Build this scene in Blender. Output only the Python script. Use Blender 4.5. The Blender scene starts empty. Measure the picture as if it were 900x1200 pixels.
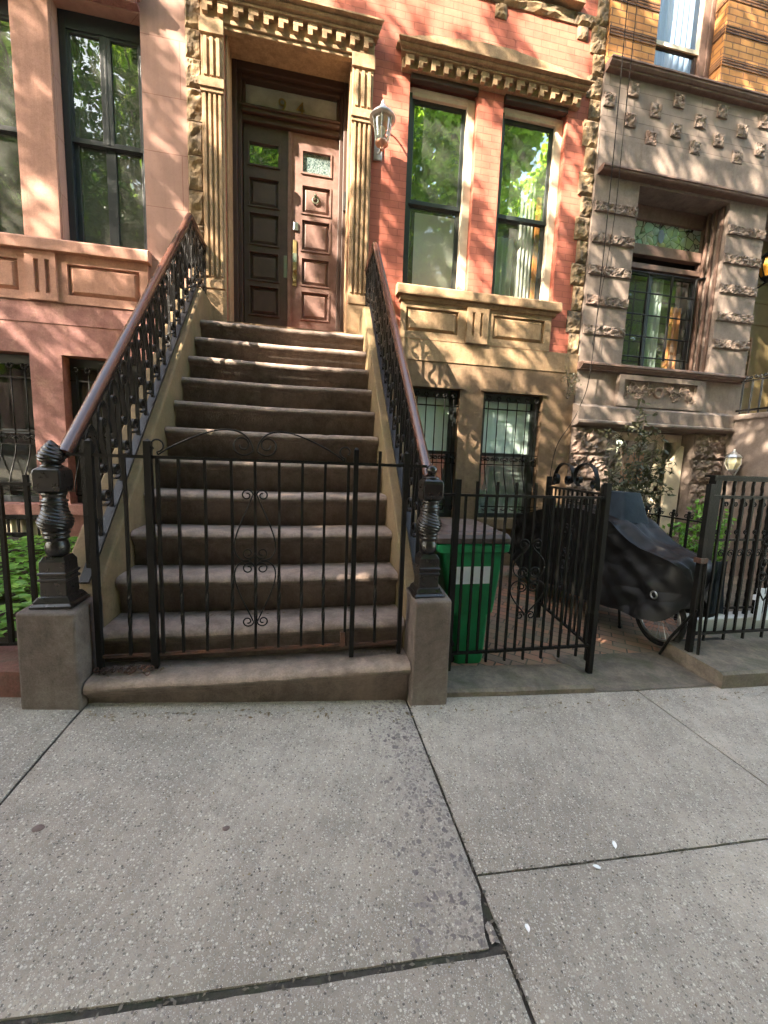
import bpy, math, random
import mathutils
from mathutils import Vector, Matrix, noise
random.seed(7)
PI = math.pi
S = bpy.context.scene
COL = S.collection
V = Vector

# ------------------------------------------------------------------ node helpers
class NT:
    def __init__(s, name):
        s.m = bpy.data.materials.new(name); s.m.use_nodes = True
        s.t = s.m.node_tree; s.t.nodes.clear()
        s.out = s.n('ShaderNodeOutputMaterial')
        s.co = s.n('ShaderNodeTexCoord').outputs['Object']
    def n(s, typ, **kw):
        nd = s.t.nodes.new(typ)
        for k, v in kw.items():
            if k.startswith('i_'):
                key = k[2:]
                key = int(key) if key.isdigit() else key.replace('_', ' ')
                s.put(nd.inputs[key], v)
            else: setattr(nd, k, v)
        return nd
    def put(s, sock, v):
        if isinstance(v, bpy.types.NodeSocket): s.t.links.new(v, sock)
        elif isinstance(v, (tuple, list)) and len(v) == 3 and sock.type == 'RGBA': sock.default_value = (*v, 1)
        else: sock.default_value = v
    def noise(s, scale, detail=6, rough=.6, vec=None, dist=0.0):
        return s.n('ShaderNodeTexNoise', i_Vector=vec or s.co, i_Scale=scale, i_Detail=detail, i_Roughness=rough, i_Distortion=dist).outputs['Fac']
    def vor(s, scale, feature='F1', vec=None, out='Distance', rnd=1.0):
        return s.n('ShaderNodeTexVoronoi', feature=feature, i_Vector=vec or s.co, i_Scale=scale, i_Randomness=rnd).outputs[out]
    def ramp(s, fac, a, b, ca=(0, 0, 0), cb=(1, 1, 1)):
        r = s.n('ShaderNodeValToRGB'); s.put(r.inputs['Fac'], fac)
        e = r.color_ramp.elements
        e[0].position = a; e[1].position = b; e[0].color = (*ca, 1); e[1].color = (*cb, 1)
        return r.outputs['Color']
    def mix(s, fac, a, b, mode='MIX'):
        m = s.n('ShaderNodeMix', data_type='RGBA', blend_type=mode)
        s.put(m.inputs[0], fac); s.put(m.inputs[6], a); s.put(m.inputs[7], b)
        return m.outputs[2]
    def math(s, op, a, b=0.0):
        m = s.n('ShaderNodeMath', operation=op); s.put(m.inputs[0], a); s.put(m.inputs[1], b)
        return m.outputs[0]
    def bump(s, h, strength, dist=.01, nrm=None):
        b = s.n('ShaderNodeBump', i_Height=h, i_Strength=strength, i_Distance=dist)
        if nrm is not None: s.put(b.inputs['Normal'], nrm)
        return b.outputs['Normal']
    def pbr(s, col, rough=.8, nrm=None, metal=0.0, spec=.5, **kw):
        p = s.n('ShaderNodeBsdfPrincipled')
        s.put(p.inputs['Base Color'], col); s.put(p.inputs['Roughness'], rough)
        s.put(p.inputs['Metallic'], metal); s.put(p.inputs['Specular IOR Level'], spec)
        if nrm is not None: s.put(p.inputs['Normal'], nrm)
        for k, v in kw.items(): s.put(p.inputs[k.replace('_', ' ')], v)
        s.t.links.new(p.outputs[0], s.out.inputs[0]); return s.m
    def flat(s, xz=True):
        x = s.n('ShaderNodeSeparateXYZ', i_Vector=s.co)
        c = s.n('ShaderNodeCombineXYZ')
        s.put(c.inputs[0], s.math('ADD', x.outputs[0], x.outputs[1])); s.put(c.inputs[1], x.outputs[2])
        return c.outputs[0]

def stone(name, c1, c2, scale=14, rough=.85, bump=.35, bscale=60, stain=None, sscale=1.6, sa=.5, sb=.68, spec=.3):
    t = NT(name)
    f = t.ramp(t.noise(scale, 8, .65), .38, .62)
    c = t.mix(f, c1, c2)
    if stain:
        g = t.ramp(t.noise(sscale, 9, .7, dist=.6), sa, sb)
        c = t.mix(g, c, stain)
    mp = t.n('ShaderNodeMapping', i_Vector=t.co); mp.inputs['Scale'].default_value = (9, 9, .55)
    c = t.mix(t.math('MULTIPLY', t.ramp(t.noise(1.0, 6, .65, mp.outputs[0]), .48, .7), .45), c, t.mix(1.0, c, (.55, .52, .5), 'MULTIPLY'))
    c = t.mix(t.math('MULTIPLY', t.ramp(t.noise(26, 6, .75), .44, .60), .34), c, t.mix(1.0, c, (.62, .60, .58), 'MULTIPLY'))
    sp = t.ramp(t.noise(bscale * 1.4, 4, .8), .42, .62)
    c = t.mix(t.math('MULTIPLY', sp, .38), c, t.mix(1.0, c, (.55, .53, .52), 'MULTIPLY'))
    h = t.math('ADD', t.noise(bscale, 6, .7), t.math('MULTIPLY', t.noise(scale * .6, 5, .6), 1.5))
    return t.pbr(c, rough, t.bump(h, bump, .014), spec=spec)

def brick(name, c1, c2, cm, bw, rh, ms=.008, bump=.5, stain=None, vec='flat', rough=.8, nscale=9):
    t = NT(name)
    v = t.flat() if vec == 'flat' else t.co
    b = t.n('ShaderNodeTexBrick', i_Vector=v, i_Color1=c1, i_Color2=c2, i_Mortar=cm, i_Scale=1.0)
    b.inputs['Mortar Size'].default_value = ms; b.inputs['Brick Width'].default_value = bw
    b.inputs['Row Height'].default_value = rh; b.inputs['Bias'].default_value = 0.0
    b.inputs['Mortar Smooth'].default_value = .3
    c = b.outputs['Color']
    f = t.ramp(t.noise(nscale, 8, .7), .3, .75)
    c = t.mix(t.math('MULTIPLY', f, .45), c, t.mix(1.0, c, (.62, .58, .56), 'MULTIPLY'))
    if stain:
        c = t.mix(t.ramp(t.noise(1.1, 8, .7, dist=.5), .55, .75), c, stain)
    mp = t.n('ShaderNodeMapping', i_Vector=t.co); mp.inputs['Scale'].default_value = (7, 7, .5)
    c = t.mix(t.math('MULTIPLY', t.ramp(t.noise(1.0, 6, .65, mp.outputs[0]), .48, .72), .42), c, t.mix(1.0, c, (.6, .56, .54), 'MULTIPLY'))
    c = t.mix(t.math('MULTIPLY', t.ramp(t.noise(55, 4, .8), .5, .66), .22), c, t.mix(1.0, c, (.6, .58, .56), 'MULTIPLY'))
    h = t.math('SUBTRACT', t.math('MULTIPLY', t.noise(70, 5, .7), .35), b.outputs['Fac'])
    return t.pbr(c, rough, t.bump(h, bump, .012), spec=.3)

def paint(name, c, rough=.3, c2=None, bump=.12, bscale=45, spec=.5, metal=0.0, chip=None):
    t = NT(name)
    col = t.mix(t.ramp(t.noise(9, 8, .7), .35, .7), c, c2 or tuple(k * .7 for k in c))
    if chip: col = t.mix(t.ramp(t.noise(26, 10, .75), .66, .72), col, chip)
    r = t.math('ADD', t.math('MULTIPLY', t.noise(22, 6, .7), .28), rough - .12)
    return t.pbr(col, r, t.bump(t.noise(bscale, 4, .6), bump, .006), metal=metal, spec=spec)

M = {}
M['red_brick'] = brick('red_brick', (.49, .152, .10), (.42, .125, .083), (.31, .098, .066), .235, .079, .0045, .6, stain=(.38, .15, .11))
M['yellow_brick'] = brick('yellow_brick', (.56, .27, .085), (.46, .20, .062), (.22, .11, .06), .235, .079, .008, .6)
M['band_brick'] = brick('band_brick', (.33, .15, .055), (.25, .11, .045), (.10, .055, .035), .30, .034, .010, .9)
M['tan'] = stone('tan_brownstone', (.41, .275, .16), (.305, .20, .115), 11, .85, .35, 70, stain=(.22, .145, .085), sscale=1.9, sa=.52, sb=.75)
M['tan_soot'] = stone('sooty_tan_moulding', (.235, .15, .085), (.15, .095, .058), 13, .8, .35, 70, stain=(.33, .215, .12), sscale=3, sa=.56, sb=.7)
M['tan_dark'] = stone('tan_brownstone_base', (.25, .165, .10), (.185, .122, .076), 11, .85, .35, 70, stain=(.20, .13, .08), sscale=1.3, sa=.5, sb=.72)
M['quoin'] = stone('rough_quoin_stone', (.36, .25, .14), (.17, .125, .085), 6, .9, .8, 40, stain=(.10, .08, .065), sscale=2.4, sa=.5, sb=.66)
M['pink'] = brick('pink_stucco', (.43, .25, .20), (.41, .24, .19), (.27, .135, .095), .80, .565, .004, .25, stain=(.42, .22, .155), nscale=3)
M['pink_plain'] = stone('pink_stucco_plain', (.46, .25, .185), (.42, .225, .168), 4, .85, .15, 80)
M['pink_base'] = stone('pink_stone_base', (.265, .125, .112), (.325, .165, .148), 7, .85, .25, 60, stain=(.40, .225, .185), sscale=4.5, sa=.52, sb=.66)
M['mauve'] = stone('mauve_brownstone', (.265, .208, .174), (.208, .163, .138), 5, .85, .3, 80, stain=(.165, .125, .102), sscale=1.2, sa=.5, sb=.7)
M['mauve_block'] = brick('mauve_ashlar', (.262, .206, .172), (.208, .163, .138), (.12, .09, .075), 1.45, .18, .004, .35, nscale=4)
M['mauve_rough'] = stone('rough_mauve_stone', (.285, .222, .184), (.16, .124, .105), 9, .9, .7, 50, stain=(.30, .20, .16))
M['mauve_trim'] = stone('mauve_trim', (.20, .125, .098), (.15, .094, .074), 8, .6, .2, 60)
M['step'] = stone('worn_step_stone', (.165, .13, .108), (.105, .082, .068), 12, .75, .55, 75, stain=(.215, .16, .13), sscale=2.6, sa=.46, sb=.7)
M['stringer'] = stone('stoop_wall_render', (.20, .135, .072), (.16, .106, .056), 6, .85, .25, 60, stain=(.13, .105, .05), sscale=2.2, sa=.45, sb=.68)
M['pedestal'] = stone('pedestal_stone', (.12, .092, .079), (.09, .07, .06), 16, .8, .4, 90, stain=(.165, .135, .115), sscale=3)
M['coping'] = stone('coping_stone', (.19, .15, .115), (.115, .094, .075), 9, .85, .4, 60, stain=(.085, .085, .052), sscale=3.0, sa=.5, sb=.68)
M['red_coping'] = stone('red_coping_stone', (.20, .09, .072), (.15, .072, .058), 9, .85, .35, 60, stain=(.11, .08, .06), sscale=3)
M['iron'] = paint('black_iron_paint', (.0045, .0045, .0045), .42, (.008, .007, .006), .35, 60, .16)
M['iron_newel'] = paint('glossy_black_newel_paint', (.006, .0055, .0055), .28, (.012, .009, .008), .3, 50, .42)
M['iron_rail'] = paint('black_rail_paint', (.005, .005, .005), .3, (.009, .008, .008), .5, 90, .3)
M['iron_rust'] = paint('rusty_iron', (.02, .014, .012), .5, (.11, .04, .02), .5, 80, .4)
M['handrail'] = paint('brown_gloss_handrail', (.075, .03, .02), .2, (.055, .024, .018), .08, 30, .6)
M['door_shaded'] = paint('shaded_door_wood', (.072, .046, .037), .45, (.045, .029, .024), .3, 40, .4)  # left leaf: the shade on it is put into a darker wood colour
M['door_worn_lit'] = paint('worn_lit_door_wood', (.215, .127, .106), .5, (.125, .07, .056), .4, 40, .35, chip=(.30, .215, .185))  # right leaf: real wear, with sunlight put into the lighter colour
M['door_frame'] = paint('brown_frame_wood', (.055, .028, .019), .5, (.038, .02, .015), .3, 40, .4)
M['cream'] = paint('cream_casing_paint', (.66, .57, .43), .45, (.52, .44, .33), .2, 40, .4)
M['sash'] = paint('dark_green_sash', (.022, .028, .026), .35, (.017, .02, .02), .15, 40, .5)
M['sash_black'] = paint('slate_black_sash', (.022, .027, .032), .35, (.016, .02, .025), .15, 40, .5)
M['brass'] = paint('aged_brass', (.36, .26, .11), .45, (.2, .165, .09), .3, 50, .5, 1.0)
M['patina'] = paint('green_patina_plate', (.13, .19, .15), .5, (.16, .14, .08), .3, 50, .5, .4)
M['steel'] = paint('grey_steel', (.5, .5, .5), .3, (.4, .4, .4), .1, 50, .5, 1.0)
M['copper'] = paint('copper_metal', (.62, .33, .22), .35, (.42, .22, .15), .3, 50, .5, .9)
M['silver'] = paint('painted_silver_lantern', (.55, .55, .52), .3, (.42, .40, .38), .1, 50, .5, .6)
M['green_bin'] = paint('green_bin_plastic', (.01, .235, .085), .42, (.009, .18, .065), .2, 120, .4, chip=(.03, .26, .12))
M['lid'] = paint('brown_bin_lid', (.085, .062, .055), .5, (.06, .046, .042), .2, 100, .4)
M['white'] = paint('white_sticker', (.80, .84, .90), .5, (.66, .7, .78), .05, 50, .4)
M['white_stone'] = paint('white_painted_stone', (.45, .45, .43), .6, (.48, .48, .47), .2, 50, .3)
M['rubber'] = paint('black_rubber', (.012, .012, .012), .7, (.02, .02, .02), .3, 60, .3)
M['tarp'] = paint('black_tarp', (.005, .005, .0055), .46, (.008, .008, .009), .6, 26, .28)
def tarp():
    t = NT('creased_black_tarp')
    v = t.n('ShaderNodeMapping', i_Vector=t.co); v.inputs['Rotation'].default_value = (.5, .3, .4); v.inputs['Scale'].default_value = (.9, 2.4, 3.2)
    w1 = t.n('ShaderNodeTexNoise', i_Vector=v.outputs[0], i_Scale=1.3, i_Detail=1.0, i_Distortion=.6).outputs['Fac']
    ridge = t.math('ABSOLUTE', t.math('SUBTRACT', w1, .5))
    w2 = t.noise(14, 4, .6, dist=1.0)
    h = t.math('ADD', t.math('MULTIPLY', ridge, 3.0), t.math('MULTIPLY', t.math('ABSOLUTE', t.math('SUBTRACT', w2, .5)), .12))
    c = t.mix(t.ramp(t.noise(5, 7, .7), .4, .7), (.0055, .0055, .006), (.012, .0115, .011))
    return t.pbr(c, t.math('ADD', t.math('MULTIPLY', t.noise(9, 5), .2), .42), t.bump(h, .55, .03), spec=.25)
M['tarp'] = tarp()
M['tarp_blue'] = paint('blue_grey_tarp', (.018, .028, .040), .7, (.012, .019, .028), .6, 30, .2)
M['amber'] = paint('amber_glass', (.85, .42, .06), .15, (.75, .34, .04), .1, 30, .6)
M['cable'] = paint('dark_cable', (.02, .017, .016), .8, None, .1, 45, .1)
M['orange'] = paint('orange_cloth', (.62, .22, .05), .7, (.45, .16, .05), .3, 14)
M['dark_room'] = paint('dim_room_wall', (.07, .06, .05), .9, (.05, .045, .04))
M['room_green'] = paint('pale_room_wall', (.42, .44, .38), .9, (.36, .38, .33))
M['blind'] = paint('pale_green_blind', (.82, .92, .89), .7, (.76, .88, .85), .05, 20)
M['soil'] = stone('dark_soil', (.06, .045, .035), (.04, .03, .025), 20, .95, .8, 60)
M['bark'] = stone('tree_bark', (.16, .13, .10), (.09, .07, .055), 9, .9, .9, 30)
M['asphalt'] = stone('asphalt_road', (.055, .055, .056), (.045, .045, .046), 60, .9, .5, 140)
M['plain_ground'] = stone('far_ground', (.16, .15, .14), (.13, .12, .11), 10, .9, .3, 60)
M['lattice'] = paint('brown_lattice_wood', (.23, .12, .06), .5, (.16, .085, .045), .2, 40)
M['olive_wood'] = paint('olive_door_wood', (.16, .12, .055), .5, (.12, .09, .045), .2, 40)

def curtain_mat(name, c):
    t = NT(name)
    x = t.n('ShaderNodeSeparateXYZ', i_Vector=t.co)
    p = t.n('ShaderNodeBsdfPrincipled')
    t.put(p.inputs['Base Color'], t.mix(t.noise(6, 3), c, tuple(k * .85 for k in c))); p.inputs['Roughness'].default_value = .9
    tr = t.n('ShaderNodeBsdfTranslucent'); t.put(tr.inputs[0], c)
    m = t.n('ShaderNodeMixShader'); m.inputs[0].default_value = .3
    t.t.links.new(p.outputs[0], m.inputs[1]); t.t.links.new(tr.outputs[0], m.inputs[2])
    t.t.links.new(m.outputs[0], t.out.inputs[0]); return t.m
M['curtain'] = curtain_mat('white_curtain', (.55, .55, .50))
M['blind_cream'] = curtain_mat('cream_roller_blind', (.78, .76, .68))
M['curtain_green'] = curtain_mat('pale_green_curtain', (.5, .6, .55))
M['lace'] = curtain_mat('sky_tinted_lace', (.40, .50, .72))  # blue of the sky reflection is put into the curtain colour

def glass_mat(name, tint=(.9, .95, .93), k=.16, wav=.02, rough=0.0, haze=.05):
    t = NT(name)
    fc = t.n('ShaderNodeLayerWeight', i_Blend=.5).outputs['Facing']
    nb = t.bump(t.noise(2.2, 2, .5), wav, .05)
    g = t.n('ShaderNodeBsdfGlossy', i_Roughness=rough); t.put(g.inputs['Color'], (.95, 1, .97)); t.put(g.inputs['Normal'], nb)
    tr = t.n('ShaderNodeBsdfTransparent'); t.put(tr.inputs[0], tint)
    m = t.n('ShaderNodeMixShader')
    f = t.math('ADD', k, t.math('MULTIPLY', t.math('POWER', fc, 4.0), 1 - k))
    t.put(m.inputs[0], f)
    t.t.links.new(tr.outputs[0], m.inputs[1]); t.t.links.new(g.outputs[0], m.inputs[2])
    df = t.n('ShaderNodeBsdfDiffuse'); t.put(df.inputs[0], (.62, .64, .58))
    m2 = t.n('ShaderNodeMixShader'); t.put(m2.inputs[0], t.math('MULTIPLY', t.ramp(t.noise(3, 6, .7), .2, .8, (.4, .4, .4), (1, 1, 1)), haze * 1.5))  # uneven pale haze mixed over the whole pane
    t.t.links.new(m.outputs[0], m2.inputs[1]); t.t.links.new(df.outputs[0], m2.inputs[2])
    t.t.links.new(m2.outputs[0], t.out.inputs[0]); return t.m
M['glass'] = glass_mat('window_glass', k=.36, wav=.03, haze=.05)
M['glass_hazy'] = glass_mat('hazy_transom_glass', k=.14, haze=.46)
M['glass_lower'] = glass_mat('lower_sash_glass', k=.11, wav=.06, haze=.07)
M['glass_clear'] = glass_mat('clear_window_glass', k=.07, haze=.03)
M['glass_dim'] = glass_mat('tinted_window_glass', (.42, .58, .57), k=.13, wav=.05, haze=.10)
M['lamp_glass'] = glass_mat('lantern_glass', (.86, .86, .80), k=.12, wav=.2, rough=.1)
M['stained'] = None
def stained():
    t = NT('leaded_glass')
    v = t.vor(9, 'F1', t.flat(), 'Color')
    e = t.vor(9, 'DISTANCE_TO_EDGE', t.flat())
    hs = t.mix(.9, v, (.27, .32, .25))
    c = t.mix(t.ramp(e, .02, .05), (.02, .02, .02), hs)
    return t.pbr(c, .12, t.bump(e, .3, .01), spec=.8)
M['stained'] = stained()
def etched():
    t = NT('etched_door_glass')
    f = t.ramp(t.noise(24, 6, .7, dist=2.0), .42, .6)
    c = t.mix(f, (.035, .06, .06), (.22, .27, .26))
    return t.pbr(c, .15, t.bump(f, .2, .01), spec=.8)
M['etched'] = etched()

def leaf_mat(name, c1, c2, tr=.45):
    t = NT(name)
    rnd = t.n('ShaderNodeObjectInfo').outputs['Random']
    geo = t.n('ShaderNodeNewGeometry').outputs['Random Per Island']
    c = t.mix(geo, c1, c2)
    p = t.n('ShaderNodeBsdfPrincipled'); t.put(p.inputs['Base Color'], c); p.inputs['Roughness'].default_value = .45
    p.inputs['Specular IOR Level'].default_value = .35
    q = t.n('ShaderNodeBsdfTranslucent'); t.put(q.inputs[0], t.mix(.5, c, (c2[0] * 1.5, c2[1] * 1.7, c2[2] * .6)))
    m = t.n('ShaderNodeMixShader'); m.inputs[0].default_value = tr
    t.t.links.new(p.outputs[0], m.inputs[1]); t.t.links.new(q.outputs[0], m.inputs[2])
    t.t.links.new(m.outputs[0], t.out.inputs[0]); return t.m
M['leaf'] = leaf_mat('tree_leaves', (.05, .11, .018), (.11, .20, .03))
M['leaf_bright'] = leaf_mat('bright_tree_leaves', (.20, .33, .055), (.34, .47, .09), .6)
M['leaf_bed'] = leaf_mat('ground_cover_leaves', (.06, .17, .025), (.20, .38, .07), .3)
M['leaf_dark'] = leaf_mat('shrub_leaves', (.045, .05, .03), (.09, .085, .05), .25)
M['petal'] = paint('white_petal', (.8, .78, .76), .6)
M['gum'] = paint('flattened_gum', (.12, .08, .068), .8)
M['dry_leaf'] = leaf_mat('dry_leaf_bits', (.09, .06, .035), (.17, .12, .065), .15)

M['soil_bits'] = leaf_mat('joint_dirt_bits', (.05, .042, .033), (.12, .10, .075), .1)
def sidewalk():
    t = NT('sidewalk_concrete')
    big = t.ramp(t.noise(.9, 9, .65, dist=.3), .38, .62)
    c = t.mix(big, (.36, .302, .248), (.24, .2, .163))
    isl = t.n('ShaderNodeNewGeometry').outputs['Random Per Island']
    c = t.mix(t.math('MULTIPLY', isl, .5), c, t.mix(1.0, c, (.80, .79, .77), 'MULTIPLY'))
    c = t.mix(t.math('MULTIPLY', t.ramp(t.noise(2.6, 8, .75, dist=.8), .55, .72), .35), c, (.37, .325, .27))
    c = t.mix(t.math('MULTIPLY', t.ramp(t.noise(1.7, 9, .8, dist=1.2), .58, .7), .3), c, (.15, .13, .112))
    mid = t.ramp(t.noise(7, 8, .75), .42, .62)
    c = t.mix(t.math('MULTIPLY', mid, .5), c, (.15, .128, .108))
    # aggregate: dark and light grains of two sizes
    def grains(sc, thr, w, col, pick):
        d = t.vor(sc, 'F1'); cc = t.vor(sc, 'F1', None, 'Color')
        s = t.n('ShaderNodeSeparateColor'); t.put(s.inputs[0], cc)
        on = t.math('GREATER_THAN', s.outputs[pick], thr)
        m = t.ramp(d, w, w + .06, (1, 1, 1), (0, 0, 0))
        return t.math('MULTIPLY', m, on), s
    g1, s1 = grains(105, .40, .36, None, 0)
    c = t.mix(t.math('MULTIPLY', g1, .9), c, t.mix(s1.outputs[1], (.05, .04, .034), (.50, .44, .37)))
    g2, s2 = grains(72, .84, .30, None, 0)
    c = t.mix(t.math('MULTIPLY', g2, .85), c, t.mix(s2.outputs[1], (.07, .055, .055), (.42, .37, .30)))
    g3, s3 = grains(300, .45, .38, None, 1)
    c = t.mix(t.math('MULTIPLY', g3, .8), c, t.mix(s3.outputs[2], (.08, .07, .065), (.52, .48, .43)))
    # exposed coarse aggregate along the joint right of the stoop
    x = t.n('ShaderNodeSeparateXYZ', i_Vector=t.co)
    wob = t.math('MULTIPLY', t.math('SUBTRACT', t.noise(5, 5, .7), .5), .30)
    bx = t.math('ADD', x.outputs[0], wob); by = t.math('ADD', x.outputs[1], wob)
    dens = t.math('MULTIPLY', t.ramp(bx, .30, .52), t.math('LESS_THAN', x.outputs[0], .6))
    dens = t.math('MULTIPLY', dens, t.math('MULTIPLY', t.math('GREATER_THAN', x.outputs[1], .935), t.ramp(by, 1.55, 1.95, (1, 1, 1), (0, 0, 0))))
    jit = t.n('ShaderNodeTexNoise', i_Vector=t.co, i_Scale=55.0, i_Detail=3.0).outputs['Color']
    vv = t.n('ShaderNodeVectorMath', operation='MULTIPLY_ADD'); t.put(vv.inputs[0], jit); vv.inputs[1].default_value = (.018, .018, .018); t.put(vv.inputs[2], t.co)
    def pebbles(sc, w0):
        ed = t.vor(sc, 'DISTANCE_TO_EDGE', vv.outputs[0]); cc4 = t.vor(sc, 'F1', vv.outputs[0], 'Color')
        s4 = t.n('ShaderNodeSeparateColor'); t.put(s4.inputs[0], cc4)
        on = t.math('GREATER_THAN', t.math('MULTIPLY', dens, .62), s4.outputs[0])
        return t.math('MULTIPLY', t.ramp(t.math('SUBTRACT', ed, t.math('MULTIPLY', s4.outputs[2], .16)), w0, w0 + .06), on), s4
    c = t.mix(t.math('MULTIPLY', dens, .35), c, (.32, .275, .235))
    g4, s4 = pebbles(46, .03); g5, s5 = pebbles(85, .05)
    c = t.mix(t.math('MULTIPLY', g5, .7), c, t.mix(s5.outputs[1], (.07, .055, .055), (.22, .18, .16)))
    c = t.mix(t.math('MULTIPLY', g4, .72), c, t.mix(s4.outputs[1], (.06, .048, .052), (.18, .145, .14)))
    zone = dens
    # pale teal band and moss next to the stone kerbs
    edge = t.ramp(t.math('ADD', x.outputs[1], t.math('MULTIPLY', t.noise(3, 6), .35)), 1.86, 2.2)
    c = t.mix(t.math('MULTIPLY', edge, .7), c, (.36, .405, .39))
    moss = t.math('MULTIPLY', t.ramp(t.noise(8, 6, .7), .52, .64), t.ramp(x.outputs[1], 1.92, 2.12))
    c = t.mix(t.math('MULTIPLY', moss, .55), c, (.09, .11, .055))
    h = t.math('ADD', t.math('MULTIPLY', g1, .5), t.math('ADD', t.noise(160, 5, .7), t.math('MULTIPLY', g4, t.math('MULTIPLY', zone, .8))))
    return t.pbr(c, .85, t.bump(h, .55, .006), spec=.3)
M['sidewalk'] = sidewalk()
M['step_worn_skylit'] = stone('worn_skylit_tread', (.33, .245, .20), (.22, .165, .135), 9, .75, .5, 75, stain=(.15, .11, .088), sscale=3.2, sa=.52, sb=.70)  # tread tops and upper nosings: real wear, lightened further to paint in sky light
M['joint'] = stone('joint_dirt', (.036, .031, .026), (.065, .055, .045), 30, .95, .6, 80, stain=(.05, .055, .03), sscale=6)

def herring():
    t = NT('herringbone_pavers')
    # rotated brick bond, tinted per brick
    mp = t.n('ShaderNodeMapping', i_Vector=t.co); mp.inputs['Rotation'].default_value = (0, 0, math.radians(38))
    b = t.n('ShaderNodeTexBrick', i_Vector=mp.outputs[0], i_Color1=(.38, .165, .095), i_Color2=(.165, .12, .09), i_Mortar=(.035, .032, .022), i_Scale=1.0)
    b.inputs['Mortar Size'].default_value = .006; b.inputs['Brick Width'].default_value = .2; b.inputs['Row Height'].default_value = .1
    g = t.ramp(t.noise(2.2, 7, .7), .45, .68)
    c = t.mix(t.math('MULTIPLY', g, .8), b.outputs['Color'], (.15, .145, .09))
    c = t.mix(t.math('MULTIPLY', t.noise(20, 6), .4), c, (.12, .10, .08))
    h = t.math('SUBTRACT', t.math('MULTIPLY', t.noise(60, 4), .3), b.outputs['Fac'])
    return t.pbr(c, .85, t.bump(h, .6, .01), spec=.3)
M['paver'] = herring()

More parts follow.
